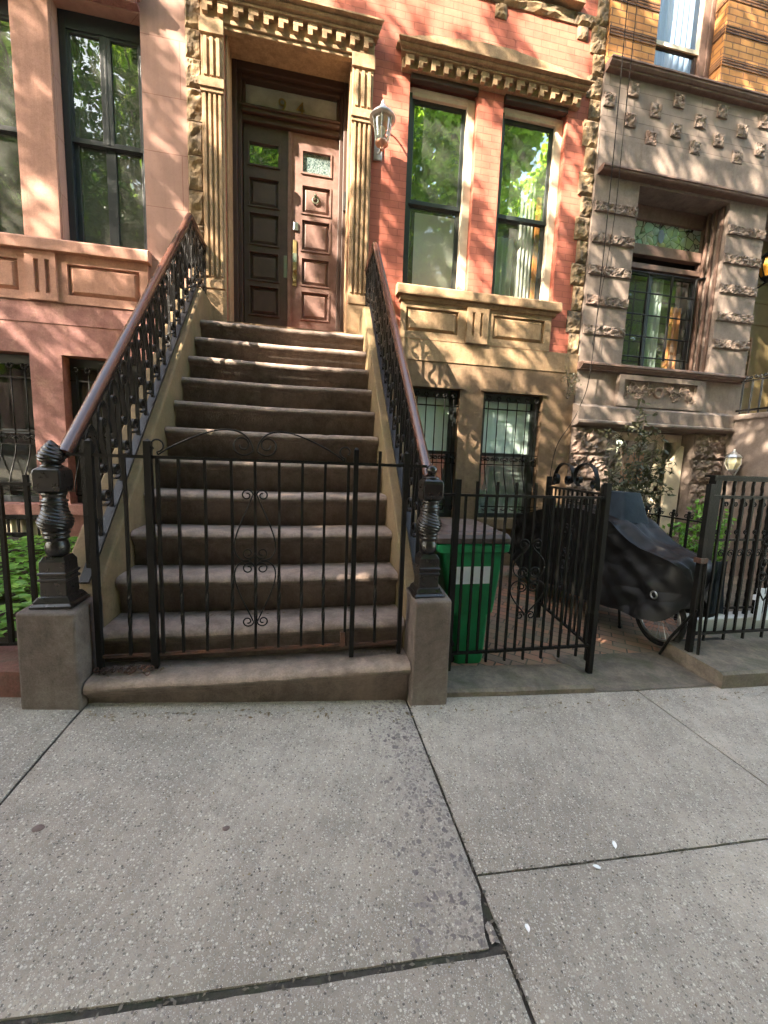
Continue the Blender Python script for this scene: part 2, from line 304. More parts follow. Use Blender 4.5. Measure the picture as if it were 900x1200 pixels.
# ------------------------------------------------------------------ mesh builder
class MB:
    def __init__(s): s.v = []; s.f = []; s.mi = []; s.cur = 0
    def quad(s, a, b, c, d): s.poly([a, b, c, d])
    def poly(s, pts):
        n = len(s.v); s.v += [tuple(p) for p in pts]; s.f.append(tuple(range(n, n + len(pts)))); s.mi.append(s.cur)
    def grid(s, rows, close_u=False, close_v=False):
        n = len(s.v); h = len(rows); w = len(rows[0])
        for r in rows: s.v += [tuple(p) for p in r]
        for i in range(h if close_v else h - 1):
            for j in range(w if close_u else w - 1):
                i2 = (i + 1) % h; j2 = (j + 1) % w
                s.f.append((n + i * w + j, n + i * w + j2, n + i2 * w + j2, n + i2 * w + j)); s.mi.append(s.cur)
        return n
    def box(s, x0, x1, y0, y1, z0, z1):
        n = len(s.v)
        s.v += [(x0, y0, z0), (x1, y0, z0), (x1, y1, z0), (x0, y1, z0), (x0, y0, z1), (x1, y0, z1), (x1, y1, z1), (x0, y1, z1)]
        for q in ((0, 3, 2, 1), (4, 5, 6, 7), (0, 1, 5, 4), (1, 2, 6, 5), (2, 3, 7, 6), (3, 0, 4, 7)):
            s.f.append(tuple(n + i for i in q)); s.mi.append(s.cur)
    def prism(s, pts, ax, a, b):
        """2-D outline extruded along an axis: ax 'x' takes (y,z), 'y' takes (x,z), 'z' takes (x,y)"""
        def P(p, t): return (t, p[0], p[1]) if ax == 'x' else (p[0], t, p[1]) if ax == 'y' else (p[0], p[1], t)
        n = len(s.v); k = len(pts)
        s.v += [P(p, a) for p in pts] + [P(p, b) for p in pts]
        ar = sum(pts[i][0] * pts[(i + 1) % k][1] - pts[(i + 1) % k][0] * pts[i][1] for i in range(k))
        s.f.append(tuple(n + i for i in range(k))); s.f.append(tuple(n + k + i for i in reversed(range(k)))); s.mi += [s.cur] * 2
        for i in range(k):
            j = (i + 1) % k
            s.f.append((n + i, n + k + i, n + k + j, n + j)); s.mi.append(s.cur)
    def tube(s, pts, r, n=8, cap=True, rs=None):
        pts = [V(p) for p in pts]
        t0 = (pts[1] - pts[0]).normalized()
        up = V((0, 0, 1)) if abs(t0.z) < .9 else V((0, 1, 0))
        a = t0.cross(up).normalized()
        rows = []
        for i, p in enumerate(pts):
            t = (pts[min(i + 1, len(pts) - 1)] - pts[max(i - 1, 0)])
            if t.length < 1e-9: t = t0
            t = t.normalized()
            a = (a - t * a.dot(t))
            if a.length < 1e-6: a = t.orthogonal()
            a.normalize(); b = t.cross(a)
            rr = rs[i] if rs else r
            rows.append([p + (a * math.cos(2 * PI * k / n) + b * math.sin(2 * PI * k / n)) * rr for k in range(n)])
        st = s.grid(rows, close_u=True)
        if cap:
            s.f.append(tuple(st + k for k in reversed(range(n)))); s.mi.append(s.cur)
            e = st + (len(pts) - 1) * n
            s.f.append(tuple(e + k for k in range(n))); s.mi.append(s.cur)
    def ribbon(s, pts, nrm, w, th, cap=True):
        """flat bar: width w along nrm, thickness th in the plane of the path"""
        pts = [V(p) for p in pts]; nrm = V(nrm).normalized(); rows = []
        for i, p in enumerate(pts):
            t = (pts[min(i + 1, len(pts) - 1)] - pts[max(i - 1, 0)]).normalized()
            b = t.cross(nrm).normalized()
            rows.append([p + nrm * w / 2 + b * th / 2, p - nrm * w / 2 + b * th / 2, p - nrm * w / 2 - b * th / 2, p + nrm * w / 2 - b * th / 2])
        st = s.grid(rows, close_u=True)
        if cap:
            s.f.append((st + 3, st + 2, st + 1, st)); s.mi.append(s.cur)
            e = st + (len(pts) - 1) * 4; s.f.append((e, e + 1, e + 2, e + 3)); s.mi.append(s.cur)
    def bar(s, a, b, w, th=None, side=(1, 0, 0)):
        """straight square bar from a to b"""
        a, b = V(a), V(b); s.ribbon([a, b], (V(side) - (b - a).normalized() * V(side).dot((b - a).normalized())), w, th or w)
    def lathe(s, cx, cy, prof, n=20, mod=None):
        rows = []
        for (r, z) in prof:
            row = []
            for k in range(n):
                th = 2 * PI * k / n
                rr = r * (1 + (mod(th, z) if mod else 0))
                row.append((cx + rr * math.cos(th), cy + rr * math.sin(th), z))
            rows.append(row)
        st = s.grid(rows, close_u=True)
        s.f.append(tuple(st + k for k in reversed(range(n)))); s.mi.append(s.cur)
        e = st + (len(prof) - 1) * n
        s.f.append(tuple(e + k for k in range(n))); s.mi.append(s.cur)
    def torus(s, c, R, r, ax='x', n=40, m=10, a0=0, a1=2 * PI):
        c = V(c); rows = []
        u, w, nn = {'x': (V((0, 1, 0)), V((0, 0, 1)), V((1, 0, 0))), 'y': (V((1, 0, 0)), V((0, 0, 1)), V((0, 1, 0))), 'z': (V((1, 0, 0)), V((0, 1, 0)), V((0, 0, 1)))}[ax] if isinstance(ax, str) else ax
        for i in range(n):
            a = 2 * PI * i / n; d = u * math.cos(a) + w * math.sin(a)
            rows.append([c + d * (R + r * math.cos(2 * PI * j / m)) + nn * r * math.sin(2 * PI * j / m) for j in range(m)])
        s.grid(rows, close_u=True, close_v=True)
    def ball(s, c, r, n=12):
        s.lathe(c[0], c[1], [(max(1e-4, r * math.sin(PI * i / n)), c[2] - r * math.cos(PI * i / n)) for i in range(n + 1)], n * 2)
    def build(s, name, mat, parent=None, bevel=0, smooth=False, loc=None, segs=2, weld=False):
        L = V(loc) if loc is not None else (root_loc(parent) if parent else V((0, 0, 0)))
        me = bpy.data.meshes.new(name)
        me.from_pydata([tuple(V(p) - L) for p in s.v], [], s.f)
        for m in (mat if isinstance(mat, (list, tuple)) else [mat]): me.materials.append(m)
        if any(s.mi): me.polygons.foreach_set('material_index', s.mi)
        import bmesh
        bm = bmesh.new(); bm.from_mesh(me)
        if weld: bmesh.ops.remove_doubles(bm, verts=bm.verts, dist=1e-5)
        bmesh.ops.recalc_face_normals(bm, faces=bm.faces)
        bm.to_mesh(me); bm.free()
        if smooth: me.polygons.foreach_set('use_smooth', [True] * len(me.polygons))
        o = bpy.data.objects.new(name, me); COL.objects.link(o)
        if parent: o.parent = parent
        else: o.location = L
        if bevel:
            b = o.modifiers.new('bevel', 'BEVEL'); b.width = bevel; b.segments = segs; b.limit_method = 'ANGLE'; b.angle_limit = math.radians(40)
        if smooth and smooth != 'all':
            pass
        return o

ROOT = {}
def root_loc(o):
    while o.parent: o = o.parent
    return V(ROOT.get(o.name, tuple(o.location)))
def tag(o, label, cat, group=None, kind=None):
    o['label'] = label; o['category'] = cat
    if group: o['group'] = group
    if kind: o['kind'] = kind
    return o
def thing(name, loc, label, cat, group=None):
    o = bpy.data.objects.new(name, None); COL.objects.link(o); o.location = loc; ROOT[o.name] = tuple(loc)
    o.empty_display_size = .1
    return tag(o, label, cat, group)
def single(mb, name, mat, label, cat, loc=(0, 0, 0), group=None, **kw):
    return tag(mb.build(name, mat, None, loc=loc, **kw), label, cat, group)
def struct(o): o['kind'] = 'structure'; return o

def g(X, Y):
    if X > 3: z = -1.362 - .138 - .022 * (X - 3)
    elif X < -2: z = -1.362 + .172 - .102 * (X + 2)
    else: z = -1.362 - .07 * X + .008 * X * X
    return z + .0215 * (Y - 2.1)

def walls(mb, x0, x1, z0, z1, y, holes, through=.3):
    """front sheet at y (facing -y) with openings and their reveals; holes: (x0,x1,z0,z1[,depth])"""
    xs = sorted({x0, x1, *[h[0] for h in holes], *[h[1] for h in holes]}); zs = sorted({z0, z1, *[h[2] for h in holes], *[h[3] for h in holes]})
    xs = [x for x in xs if x0 <= x <= x1]; zs = [z for z in zs if z0 <= z <= z1]
    for i in range(len(xs) - 1):
        for j in range(len(zs) - 1):
            cx, cz = (xs[i] + xs[i + 1]) / 2, (zs[j] + zs[j + 1]) / 2
            if any(h[0] < cx < h[1] and h[2] < cz < h[3] for h in holes): continue
            mb.quad((xs[i], y, zs[j]), (xs[i + 1], y, zs[j]), (xs[i + 1], y, zs[j + 1]), (xs[i], y, zs[j + 1]))
    for h in holes:
        a, b, c, d = h[:4]; c = max(c, z0); d = min(d, z1); e = y + (h[4] if len(h) > 4 else through)
        mb.quad((a, y, c), (a, y, d), (a, e, d), (a, e, c)); mb.quad((b, y, c), (b, e, c), (b, e, d), (b, y, d))
        if d == h[3]: mb.quad((a, y, d), (b, y, d), (b, e, d), (a, e, d))
        if c == h[2]: mb.quad((a, y, c), (a, e, c), (b, e, c), (b, y, c))

def rough(mb, x0, x1, z0, z1, y, d, nx=6, nz=6, seed=0, amp=.6, f=1.0, keep=.35):
    """rock-faced block standing proud of the plane y towards -y"""
    rows = []
    for j in range(nz + 1):
        r = []
        for i in range(nx + 1):
            u, w = i / nx, j / nz
            x = x0 + (x1 - x0) * u; z = z0 + (z1 - z0) * w
            e = min(u, 1 - u) * nx, min(w, 1 - w) * nz
            edge = min(1, min(e) / .7)
            h = d * (keep + (.65 - keep) * edge) + d * amp * edge * noise.noise(V((x * 9 * f + seed * 3.7, z * 9 * f, seed))) + d * amp * .7 * edge * noise.noise(V((x * 22 * f, z * 22 * f + seed * 5.1, seed + 4)))
            jx = .3 * (x1 - x0) / nx * noise.noise(V((x * 31, z * 31, seed + 9))) if 0 < i < nx else 0
            jz = .3 * (z1 - z0) / nz * noise.noise(V((x * 31, z * 31, seed + 19))) if 0 < j < nz else 0
            r.append((x + jx, y - max(h, .004), z + jz))
        rows.append(r)
    mb.grid(rows)
    def side(pts):
        for a, b in zip(pts, pts[1:]): mb.quad(a, b, (b[0], y + .01, b[2]), (a[0], y + .01, a[2]))
    side(rows[0]); side(rows[-1]); side([r[0] for r in rows]); side([r[-1] for r in rows])

def spiral(c, r0, r1, a0, turns, u, w, n=18):
    """points of a spiral round c in the plane (u,w), radius r0 to r1"""
    c = V(c); u = V(u); w = V(w)
    return [c + (u * math.cos(a0 + turns * 2 * PI * i / n) + w * math.sin(a0 + turns * 2 * PI * i / n)) * (r0 + (r1 - r0) * i / n) for i in range(n + 1)]
def sscroll(p, q, u, w, r, n=10, s=1):
    """S-scroll: a curl at p, a sweep, a curl the other way at q (p above q). u = sideways, w = up"""
    p, q, u, w = V(p), V(q), V(u), V(w)
    top = spiral(p, r, r * .3, PI if s > 0 else 0, -1.25 * s, u, w, 16)[::-1]
    bot = spiral(q, r, r * .3, 0 if s > 0 else PI, -1.25 * s, u, w, 16)
    a, b = top[-1], bot[0]
    L = (a - b).length
    mid = []
    for i in range(1, n):
        t = i / n
        h0 = a; h1 = a - w * L * .45; h2 = b + w * L * .45; h3 = b
        mid.append(h0 * (1 - t) ** 3 + h1 * 3 * t * (1 - t) ** 2 + h2 * 3 * t * t * (1 - t) + h3 * t ** 3)
    return top + mid + bot
def bez(a, b, c, d, n=14):
    a, b, c, d = V(a), V(b), V(c), V(d)
    return [a * (1 - t) ** 3 + b * 3 * t * (1 - t) ** 2 + c * 3 * t * t * (1 - t) + d * t ** 3 for t in [i / n for i in range(n + 1)]]
# ------------------------------------------------------------------ camera, sun, sky
def camera():
    f, pi, ya, ro = 469.75, .12373766, .1938, .0358048
    cp, sp, cy, sy, cr, sr = math.cos(pi), math.sin(pi), math.cos(ya), math.sin(ya), math.cos(ro), math.sin(ro)
    fw = V((sy * cp, cy * cp, -sp)); rt = V((cy, -sy, 0)); up = rt.cross(fw)
    r2 = rt * cr + up * sr; u2 = up * cr - rt * sr
    cd = bpy.data.cameras.new('camera'); cd.sensor_fit = 'HORIZONTAL'; cd.sensor_width = 36; cd.lens = 36 * f / 900
    cd.clip_start = .05; cd.clip_end = 900
    o = bpy.data.objects.new('camera', cd); COL.objects.link(o)
    m = Matrix((r2, u2, -fw)).transposed().to_4x4(); o.matrix_world = m
    S.camera = o
camera()
SUN = V((1.54, 1.0, -1.38)); SN = SUN.normalized()
w = bpy.data.worlds.new('World'); S.world = w; w.use_nodes = True
bg = w.node_tree.nodes['Background']
sk = w.node_tree.nodes.new('ShaderNodeTexSky'); sk.sky_type = 'NISHITA'; sk.sun_disc = False
sk.sun_elevation = math.asin(-SN.z); sk.sun_rotation = math.atan2(-SN.x, -SN.y)
hs_ = w.node_tree.nodes.new('ShaderNodeMix'); hs_.data_type = 'RGBA'; hs_.blend_type = 'MULTIPLY'; hs_.inputs[0].default_value = 1.0
w.node_tree.links.new(sk.outputs[0], hs_.inputs[6]); hs_.inputs[7].default_value = (1.18, 1.02, .80, 1)
w.node_tree.links.new(hs_.outputs[2], bg.inputs[0]); bg.inputs[1].default_value = .15
sl = bpy.data.lights.new('sun', 'SUN'); sl.energy = 3.9; sl.angle = math.radians(.3); sl.color = (1, .87, .70)
so = bpy.data.objects.new('sun', sl); COL.objects.link(so); so.location = (-12, -8, 14)
so.rotation_euler = SN.to_track_quat('-Z', 'Y').to_euler()
S.view_settings.view_transform = 'Standard'; S.view_settings.look = 'None'; S.view_settings.exposure = 3.45; S.view_settings.gamma = 1
S.render.engine = 'CYCLES'
S.cycles.max_bounces = 6; S.cycles.diffuse_bounces = 3; S.cycles.glossy_bounces = 3; S.cycles.transmission_bounces = 3; S.cycles.transparent_max_bounces = 8; S.cycles.caustics_reflective = False; S.cycles.caustics_refractive = False
S.cycles.use_denoising = True; S.cycles.use_adaptive_sampling = True; S.cycles.adaptive_threshold = .03

# ------------------------------------------------------------------ ground
def sheet(mb, x0, x1, y0, y1, h=0.0, dx=.25, fn=g):
    n = max(1, int(math.ceil((x1 - x0) / dx)))
    mb.grid([[(x0 + (x1 - x0) * i / n, y, fn(x0 + (x1 - x0) * i / n, y) + h) for i in range(n + 1)] for y in (y0, y1)])
mb = MB(); mb.grid([[(x, y, (g(max(-14, min(14, x)), 0) - .28)) for x in (-400, -60, -14, -8, -5, -2, 0, 3, 8, 14, 60, 400)] for y in (-300, -60, -20, 6, 30, 300)])
struct(mb.build('ground', M['plain_ground'], smooth=True))
cols = [-13, -9.5, -7.6, -6.1, -4.45, -2.78, -1.09, .6, 2.225, 3.9, 5.6, 7.3, 9.2, 13]
rowsL = [-3.0, -1.7, -.4, .93, 2.3]; rowsR = [-3.0, -1.75, -.3, 1.145, 2.3]
sw = MB()
sw.cur = 1; sheet(sw, -13, 13, -3.05, 2.3, -.012); sw.cur = 0
def slab(x0, x1, y0, y1, step, cut=None):
    nx = max(2, int((x1 - x0) / step)); ny = max(2, int((y1 - y0) / step)); rows = []
    ph = random.random() * 50
    def wob(q): return .0025 * noise.noise(V((q * 14, ph, 0))) + .006 * max(0, noise.noise(V((q * 5, ph, 3))) - .25) + .012 * max(0, noise.noise(V((q * 9, ph, 7))) - .42)
    for j in range(ny + 1):
        r = []
        for i in range(nx + 1):
            x = x0 + (x1 - x0) * i / nx; y = y0 + (y1 - y0) * j / ny
            d = 0
            if i == 0: x += wob(y + 1) + .001
            if i == nx: x -= wob(y + 20) + .001
            if j == 0: y += wob(x + 40) + .001
            if j == ny: y -= wob(x + 60) + .001
            if cut: x, y = cut(x, y)
            if i in (0, nx) or j in (0, ny): d = .0045
            r.append((x, y, g(x, y) - d + .0012 * noise.noise(V((x * 3, y * 3, ph)))))
        rows.append(r)
    sw.grid(rows)
    def skirt(pts):
        sw.grid([pts, [(p[0], p[1], p[2] - .03) for p in pts]])
    skirt(rows[0]); skirt(rows[-1]); skirt([r[0] for r in rows]); skirt([r[-1] for r in rows])
for i in range(len(cols) - 1):
    a, b = cols[i], cols[i + 1]; rs = rowsL if b <= .61 else rowsR
    for c, d in zip(rs, rs[1:]):
        ga = .004 if abs(b - .6) > .01 else .006
        gb = .009 if (rs is rowsL) else .003
        lo, hi = (c + (gb if c > -2.9 else 0), d - (gb if d < 2.2 else 0))
        near = (-2.8 < a < 3.9 and d > .5)
        cut = None
        if abs(b - .6) < .01 and abs(c - .93) < .01:
            # the corner of this slab has broken away
            def cut(x, y, b=b, c=c):
                lim = b - .05 - .012 * noise.noise(V((y * 30, 1, 1))) + max(0, (y - c - .035)) * .33
                return (min(x, lim), y)
        slab(a + ga, b - ga, lo, hi, .03 if near else .3, cut)
        if cut:
            sw.grid([[(b - .036 + .004 * noise.noise(V((t * 9, 2, 0))), c + .018 + t * .05, g(b, c) - .003), (b - .024, c + .02 + t * .055, g(b, c) + .001), (b - .009 - .003 * t, c + .016 + t * .06, g(b, c) - .003)] for t in (0, .25, .5, .75, 1)])
struct(sw.build('sidewalk', [M['sidewalk'], M['joint']], smooth=False))
mb = MB(); mb.grid([[(x, y, g(x, -3.1) - d) for x in (-40, -13, -8, -5, -2, 0, 3, 8, 13, 40)] for y, d in ((-3.06, 0), (-3.25, 0), (-3.26, .14), (-3.3, .2))]); struct(mb.build('kerb', M['coping']))
mb = MB(); mb.grid([[(x, y, g(x, -3.1) - .145) for x in (-60, -13, -8, -5, -2, 0, 3, 8, 13, 60)] for y in (-12.2, -3.25)]); struct(mb.build('road', M['asphalt'], smooth=True))
mb = MB(); mb.grid([[(x, y, g(x, -3.1) + .01 - (0 if y > -16 else 0)) for x in (-60, -13, -8, -5, -2, 0, 3, 8, 13, 60)] for y in (-17, -12)]); struct(mb.build('far_pavement', M['plain_ground'], smooth=True))
# front yards
mb = MB(); sheet(mb, .78, 3.72, 2.32, 5.35, -.004); struct(mb.build('areaway_paving', M['paver']))
mb = MB(); sheet(mb, 3.72, 9, 2.3, 5.4, -.006); struct(mb.build('neighbour_yard', M['coping']))
mb = MB(); sheet(mb, -9, -1.25, 2.32, 5.35, .02); struct(mb.build('planting_bed', M['soil']))
mb = MB(); sheet(mb, 1.90, 2.87, 2.17, 2.66, .006); struct(mb.build('threshold_slab', M['coping']))
def kerbstone(name, x0, x1, y0, y1, h0, h1, m):
    k = MB(); n = max(2, int((x1 - x0) / .2)); rows = []
    prof = [(y0, None), (y0, h0 - .015), (y0 + .02, h0), (y1 - .01, h1), (y1, h1 - .01), (y1, None)]
    for i in range(n + 1):
        x = x0 + (x1 - x0) * i / n
        rows.append([(x, y, g(x, y) + (-.2 if h is None else h + .004 * noise.noise(V((x * 6, y * 9, 3))))) for y, h in prof])
    k.grid(rows); k.poly(rows[0]); k.poly(list(reversed(rows[-1])))
    return k.build(name, m)
struct(kerbstone('areaway_kerb', .86, 1.89, 2.17, 2.46, .045, .05, M['coping']))
struct(kerbstone('neighbour_kerb', 2.88, 5.6, 2.14, 2.62, .115, .12, M['coping']))
struct(kerbstone('garden_kerb', -6, -1.352, 2.2, 2.46, .15, .16, M['red_coping']))

# ------------------------------------------------------------------ the stoop
XL, XR = -1.092, .609
def zstr(Y): return min(1.59 + 1.035 * (Y - 4.61), 1.745)
stoop = thing('stoop', (-.24, 2.2, -1.36), 'tall flight of worn brownstone steps up to the double front door', 'stoop')
NS = 12
def stepY(k): return 2.11 if k == 1 else (2.711 - .1365 * (12 - k)) * 1.7
def stepZ(k): return -1.148 if k == 1 else (.822 - .1385 * (12 - k)) * 1.7
for k in range(1, NS + 1):
    y, z = stepY(k), stepZ(k)
    yb = stepY(k + 1) + .07 if k < NS else 5.75
    zb = (stepZ(k - 1) - .01) if k > 1 else -1.75
    prof = [(yb, z), (y + .05, z - .002), (y + .022, z - .006), (y + .007, z - .018), (y, z - .036), (y + .003, z - .054), (y + .016, z - .07),
            (y + .03, z - .076), (y + .03, z - .083), (y + .042, z - .098), (y + .05, z - .102), (y + .052, zb), (yb, zb)]
    n = 90; rows = []
    x0, x1 = (XL + .005, XR - .005) if k > 1 else (-1.08, .604)
    for i in range(n + 1):
        x = x0 + (x1 - x0) * i / n; r = []
        for j, (py, pz) in enumerate(prof):
            wv = .0025 * noise.noise(V((x * 3.1, k * 7.3, 1))) + .0028 * noise.noise(V((x * 11, k * 3.3 + j * .2, 5))) + .004 * noise.noise(V((x * 27, k * 5.3 + j * .5, 8))) - .05 * max(0, noise.noise(V((x * 9, k * 9.1, 12))) - .5)
            dip = -.010 * math.exp(-((x + .24) / .5) ** 2)      # treads dished by use
            if 1 <= j <= 6: r.append((x, py + wv, pz + (dip + wv * .6 if j < 5 else dip * .5)))
            elif j == 0: r.append((x, py, pz + dip))
            else: r.append((x, py, pz))
        rows.append(r)
    sb = MB(); sb.grid(rows, close_u=True); sb.poly(rows[0]); sb.poly(list(reversed(rows[-1])))
    np_ = len(prof)
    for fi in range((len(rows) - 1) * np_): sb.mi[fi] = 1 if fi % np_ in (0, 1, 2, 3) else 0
    o = sb.build('step', [M['step'], M['step_worn_skylit']], stoop, smooth=False)
    for p in o.data.polygons: p.use_smooth = len(p.vertices) == 4
    if k == 1: o['label'] = 'broad bottom step in front of the iron gate'
for (a, b) in ((-1.31, XL), (XR, .82)):
    pts = [(2.3, -1.75), (2.3, zstr(2.3))]
    pts += [(4.76, zstr(4.76)), (5.26, 1.745), (5.26, -1.75)]
    sb = MB(); sb.prism(pts, 'x', a, b)
    stoop_w = sb.build('side_wall', M['stringer'], stoop, bevel=.014)
for (x0, x1, zt, tl) in ((-1.352, -1.086, -.768, .012), (.606, .838, -.76, -.02)):
    sb = MB(); zb = -1.8
    yb = 2.385
    sb.v = [(x0, 2.1, zb), (x1, 2.1, zb), (x1, yb, zb), (x0, yb, zb), (x0 + .008, 2.104, zt + tl / 2 - .006), (x1 - .006, 2.104, zt - tl / 2 - .006 + (tl < 0) * tl), (x1 - .006, yb, zt - tl / 2 + .006), (x0 + .008, yb, zt + tl / 2 + .006)]
    for q in ((0, 3, 2, 1), (4, 5, 6, 7), (0, 1, 5, 4), (1, 2, 6, 5), (2, 3, 7, 6), (3, 0, 4, 7)): sb.f.append(q); sb.mi.append(0)
    sb.build('pedestal', M['pedestal'], stoop, bevel=.012)

# ------------------------------------------------------------------ stair railings with newels
def newel(root, cx, cy, zb, flame):
    m = MB()
    def sq(h0, h1, z0, z1):
        m.grid([[(cx + sx * h, cy + sy * h, z) for sx, sy in ((-1, -1), (1, -1), (1, 1), (-1, 1))] for h, z in ((h0, z0), (h1, z1))], close_u=True)
    def prof(lst):
        for (h0, z0), (h1, z1) in zip(lst, lst[1:]): sq(h0, h1, zb + z0, zb + z1)
        h, z = lst[-1]; m.poly([(cx + sx * h, cy + sy * h, zb + z) for sx, sy in ((-1, -1), (1, -1), (1, 1), (-1, 1))])
        h, z = lst[0]; m.poly([(cx + sx * h, cy + sy * h, zb + z) for sx, sy in ((-1, 1), (1, 1), (1, -1), (-1, -1))])
    prof([(.092, 0), (.092, .012), (.08, .022), (.08, .03), (.068, .05), (.059, .055), (.057, .125), (.064, .13), (.064, .14), (.058, .145), (.058, .155), (.065, .16), (.065, .17), (.058, .175), (.057, .225), (.044, .25)])
    o0 = m.build('newel_post', M['iron_newel'], root, bevel=.004)
    m = MB()
    prof([(.045, .562), (.057, .575), (.061, .595), (.061, .66), (.057, .676), (.045, .688)])
    m.build('newel_block', M['iron_newel'], o0, bevel=.008)
    o = o0
    def dense(l): return [(a[0] + (b[0] - a[0]) * k / 16, zb + a[1] + (b[1] - a[1]) * k / 16) for a, b in zip(l, l[1:]) for k in range(16)] + [(l[-1][0], zb + l[-1][1])]
    n = MB()
    n.lathe(cx, cy, [(r, zb + z) for r, z in ((.03, .245), (.046, .255), (.05, .275), (.052, .295), (.046, .318), (.038, .33), (.05, .334), (.054, .342), (.05, .35), (.046, .352), (.054, .358), (.057, .366), (.05, .376))], 24)
    tw = lambda th, z: .034 * math.cos(7 * th + (z - zb) * 370)
    n.lathe(cx, cy, dense([(.05, .374), (.062, .385), (.07, .402), (.075, .418), (.073, .432), (.065, .452), (.056, .472), (.052, .492), (.05, .5)]), 72, tw)
    n.lathe(cx, cy, [(r, zb + z) for r, z in ((.046, .498), (.054, .502), (.054, .51), (.047, .514), (.056, .52), (.055, .528), (.046, .532), (.048, .55), (.056, .564))], 24)
    n.build('turned_shaft', M['iron_newel'], o, smooth=True)
    t = MB()
    if flame:
        t.lathe(cx, cy, [(r, zb + z) for r, z in ((.045, .686), (.05, .694), (.04, .7), (.034, .708))], 24)
        tw2 = lambda th, z: .05 * math.cos(5 * th + (z - zb) * 330)
        t.lathe(cx, cy, dense([(.034, .705), (.05, .718), (.057, .734), (.054, .752), (.043, .772), (.03, .792), (.018, .806), (.006, .818)]), 60, tw2)
    else:
        t.lathe(cx, cy, [(r, zb + z) for r, z in ((.045, .686), (.05, .694), (.04, .7), (.03, .706), (.02, .714))], 24)
        t.ball((cx, cy, zb + .738), .032)
    t.build('finial', M['iron_newel'], o, smooth=True)

def railing(name, label, X, zt, zb, Yc, nx, nz, flame):
    root = thing(name, (X, 2.3, zb(2.3)), label, 'stair railing', 'cast iron railings flanking the front steps')
    newel(root, nx, 2.24, nz, flame)
    zl = zt(Yc)
    # moulded handrail
    m = MB()
    prof = [(-.031, -.010), (-.029, .006), (-.016, .02), (.0, .025), (.016, .02), (.029, .006), (.031, -.010), (.021, -.019), (.015, -.034), (-.015, -.034), (-.021, -.019)]
    path = [(2.245, zt(2.245) - .0), (2.27, zt(2.27)), (Yc - .04, zt(Yc - .04)), (Yc, zl), (Yc + .05, zl + .008), (5.24, zl - .005)]
    rows = []
    for i, (y, z) in enumerate(path):
        a, b = path[max(0, i - 1)], path[min(len(path) - 1, i + 1)]
        d = V((0, b[0] - a[0], b[1] - a[1])).normalized(); nn = V((1, 0, 0)).cross(d); nn = -nn if nn.z < 0 else nn
        rows.append([V((X + px, y, z)) + nn * pz for px, pz in prof])
    m.grid(rows, close_u=True); m.poly(rows[0]); m.poly(list(reversed(rows[-1])))
    m.build('handrail', M['handrail'], root, smooth=True)
    m = MB()
    m.ribbon([(X, 2.36, zb(2.36) + .035), (X, 4.77, zb(4.77) + .035), (X, 5.24, zb(4.77) + .035)], (1, 0, 0), .05, .016)
    m.ribbon([(X, 2.3, zt(2.3) - .052), (X, Yc, zl - .052), (X, 5.24, zl - .052)], (1, 0, 0), .034, .014)
    m.build('bottom_rail', M['iron_rail'], root)
    N = 15
    ys = [2.42 + (Yc + .02 - 2.42) * i / N for i in range(N + 1)]
    ys += [ys[-1] + (5.2 - ys[-1]) * i / 4 for i in range(1, 5)]
    U, W = (0, 1, 0), (0, 0, 1)
    for i, y in enumerate(ys):
        t0 = (zt(y) if y < Yc else zl) - .055; b0 = zb(min(y, 4.77)) + .04
        m = MB(); m.ribbon([(X, y, b0), (X, y, t0)], (1, 0, 0), .022, .013); m.build('baluster', M['iron_rail'], root)
        if i == len(ys) - 1: break
        y2 = ys[i + 1]; yc = (y + y2) / 2; d = (y2 - y)
        sl = (zt(y2) - zt(y)) if y2 <= Yc + .03 else 0
        hgt = t0 - b0
        m = MB()
        rib = lambda pts: m.ribbon(pts, (1, 0, 0), .024, .011)
        r = d * .21
        # long S from the upper curl down to the lower one
        rib(sscroll((X, y + d * .55, t0 - hgt * .22 + sl * .5), (X, y + d * .42, t0 - hgt * .56 + sl * .45), U, W, r, s=1))
        # hook arching over from the bar to the next one
        rib(bez((X, y + d * .04, t0 - hgt * .25 + sl * .1), (X, y + d * .05, t0 - .01 + sl * .3), (X, y + d * .8, t0 + sl * .75 + .02), (X, y2 - d * .06, t0 - hgt * .34 + sl)))
        # C-scroll at the foot
        c = (X, y + d * .5, b0 + hgt * .2 + sl * .5)
        rib(spiral(c, d * .36, d * .1, -PI * .6, 1.25, U, W, 22))
        for cc in ((X, y + d * .55, t0 - hgt * .22 + sl * .5), (X, y + d * .42, t0 - hgt * .56 + sl * .45)): m.ball(cc, .011, 5)
        m.build('scroll', M['iron_rail'], root)
    return root
railing('stair_railing', 'black scrolled stair railing beside the pink house, newel topped by a twisted flame finial', -1.17, lambda y: .014 + 1.0 * (y - 2.27), zstr, 4.62, -1.219, -.77, True)
railing('stair_railing', 'black scrolled stair railing above the green bin, newel topped by a small ball', .70, lambda y: -.04 + 1.03 * (y - 2.28), zstr, 4.58, .712, -.775, False)

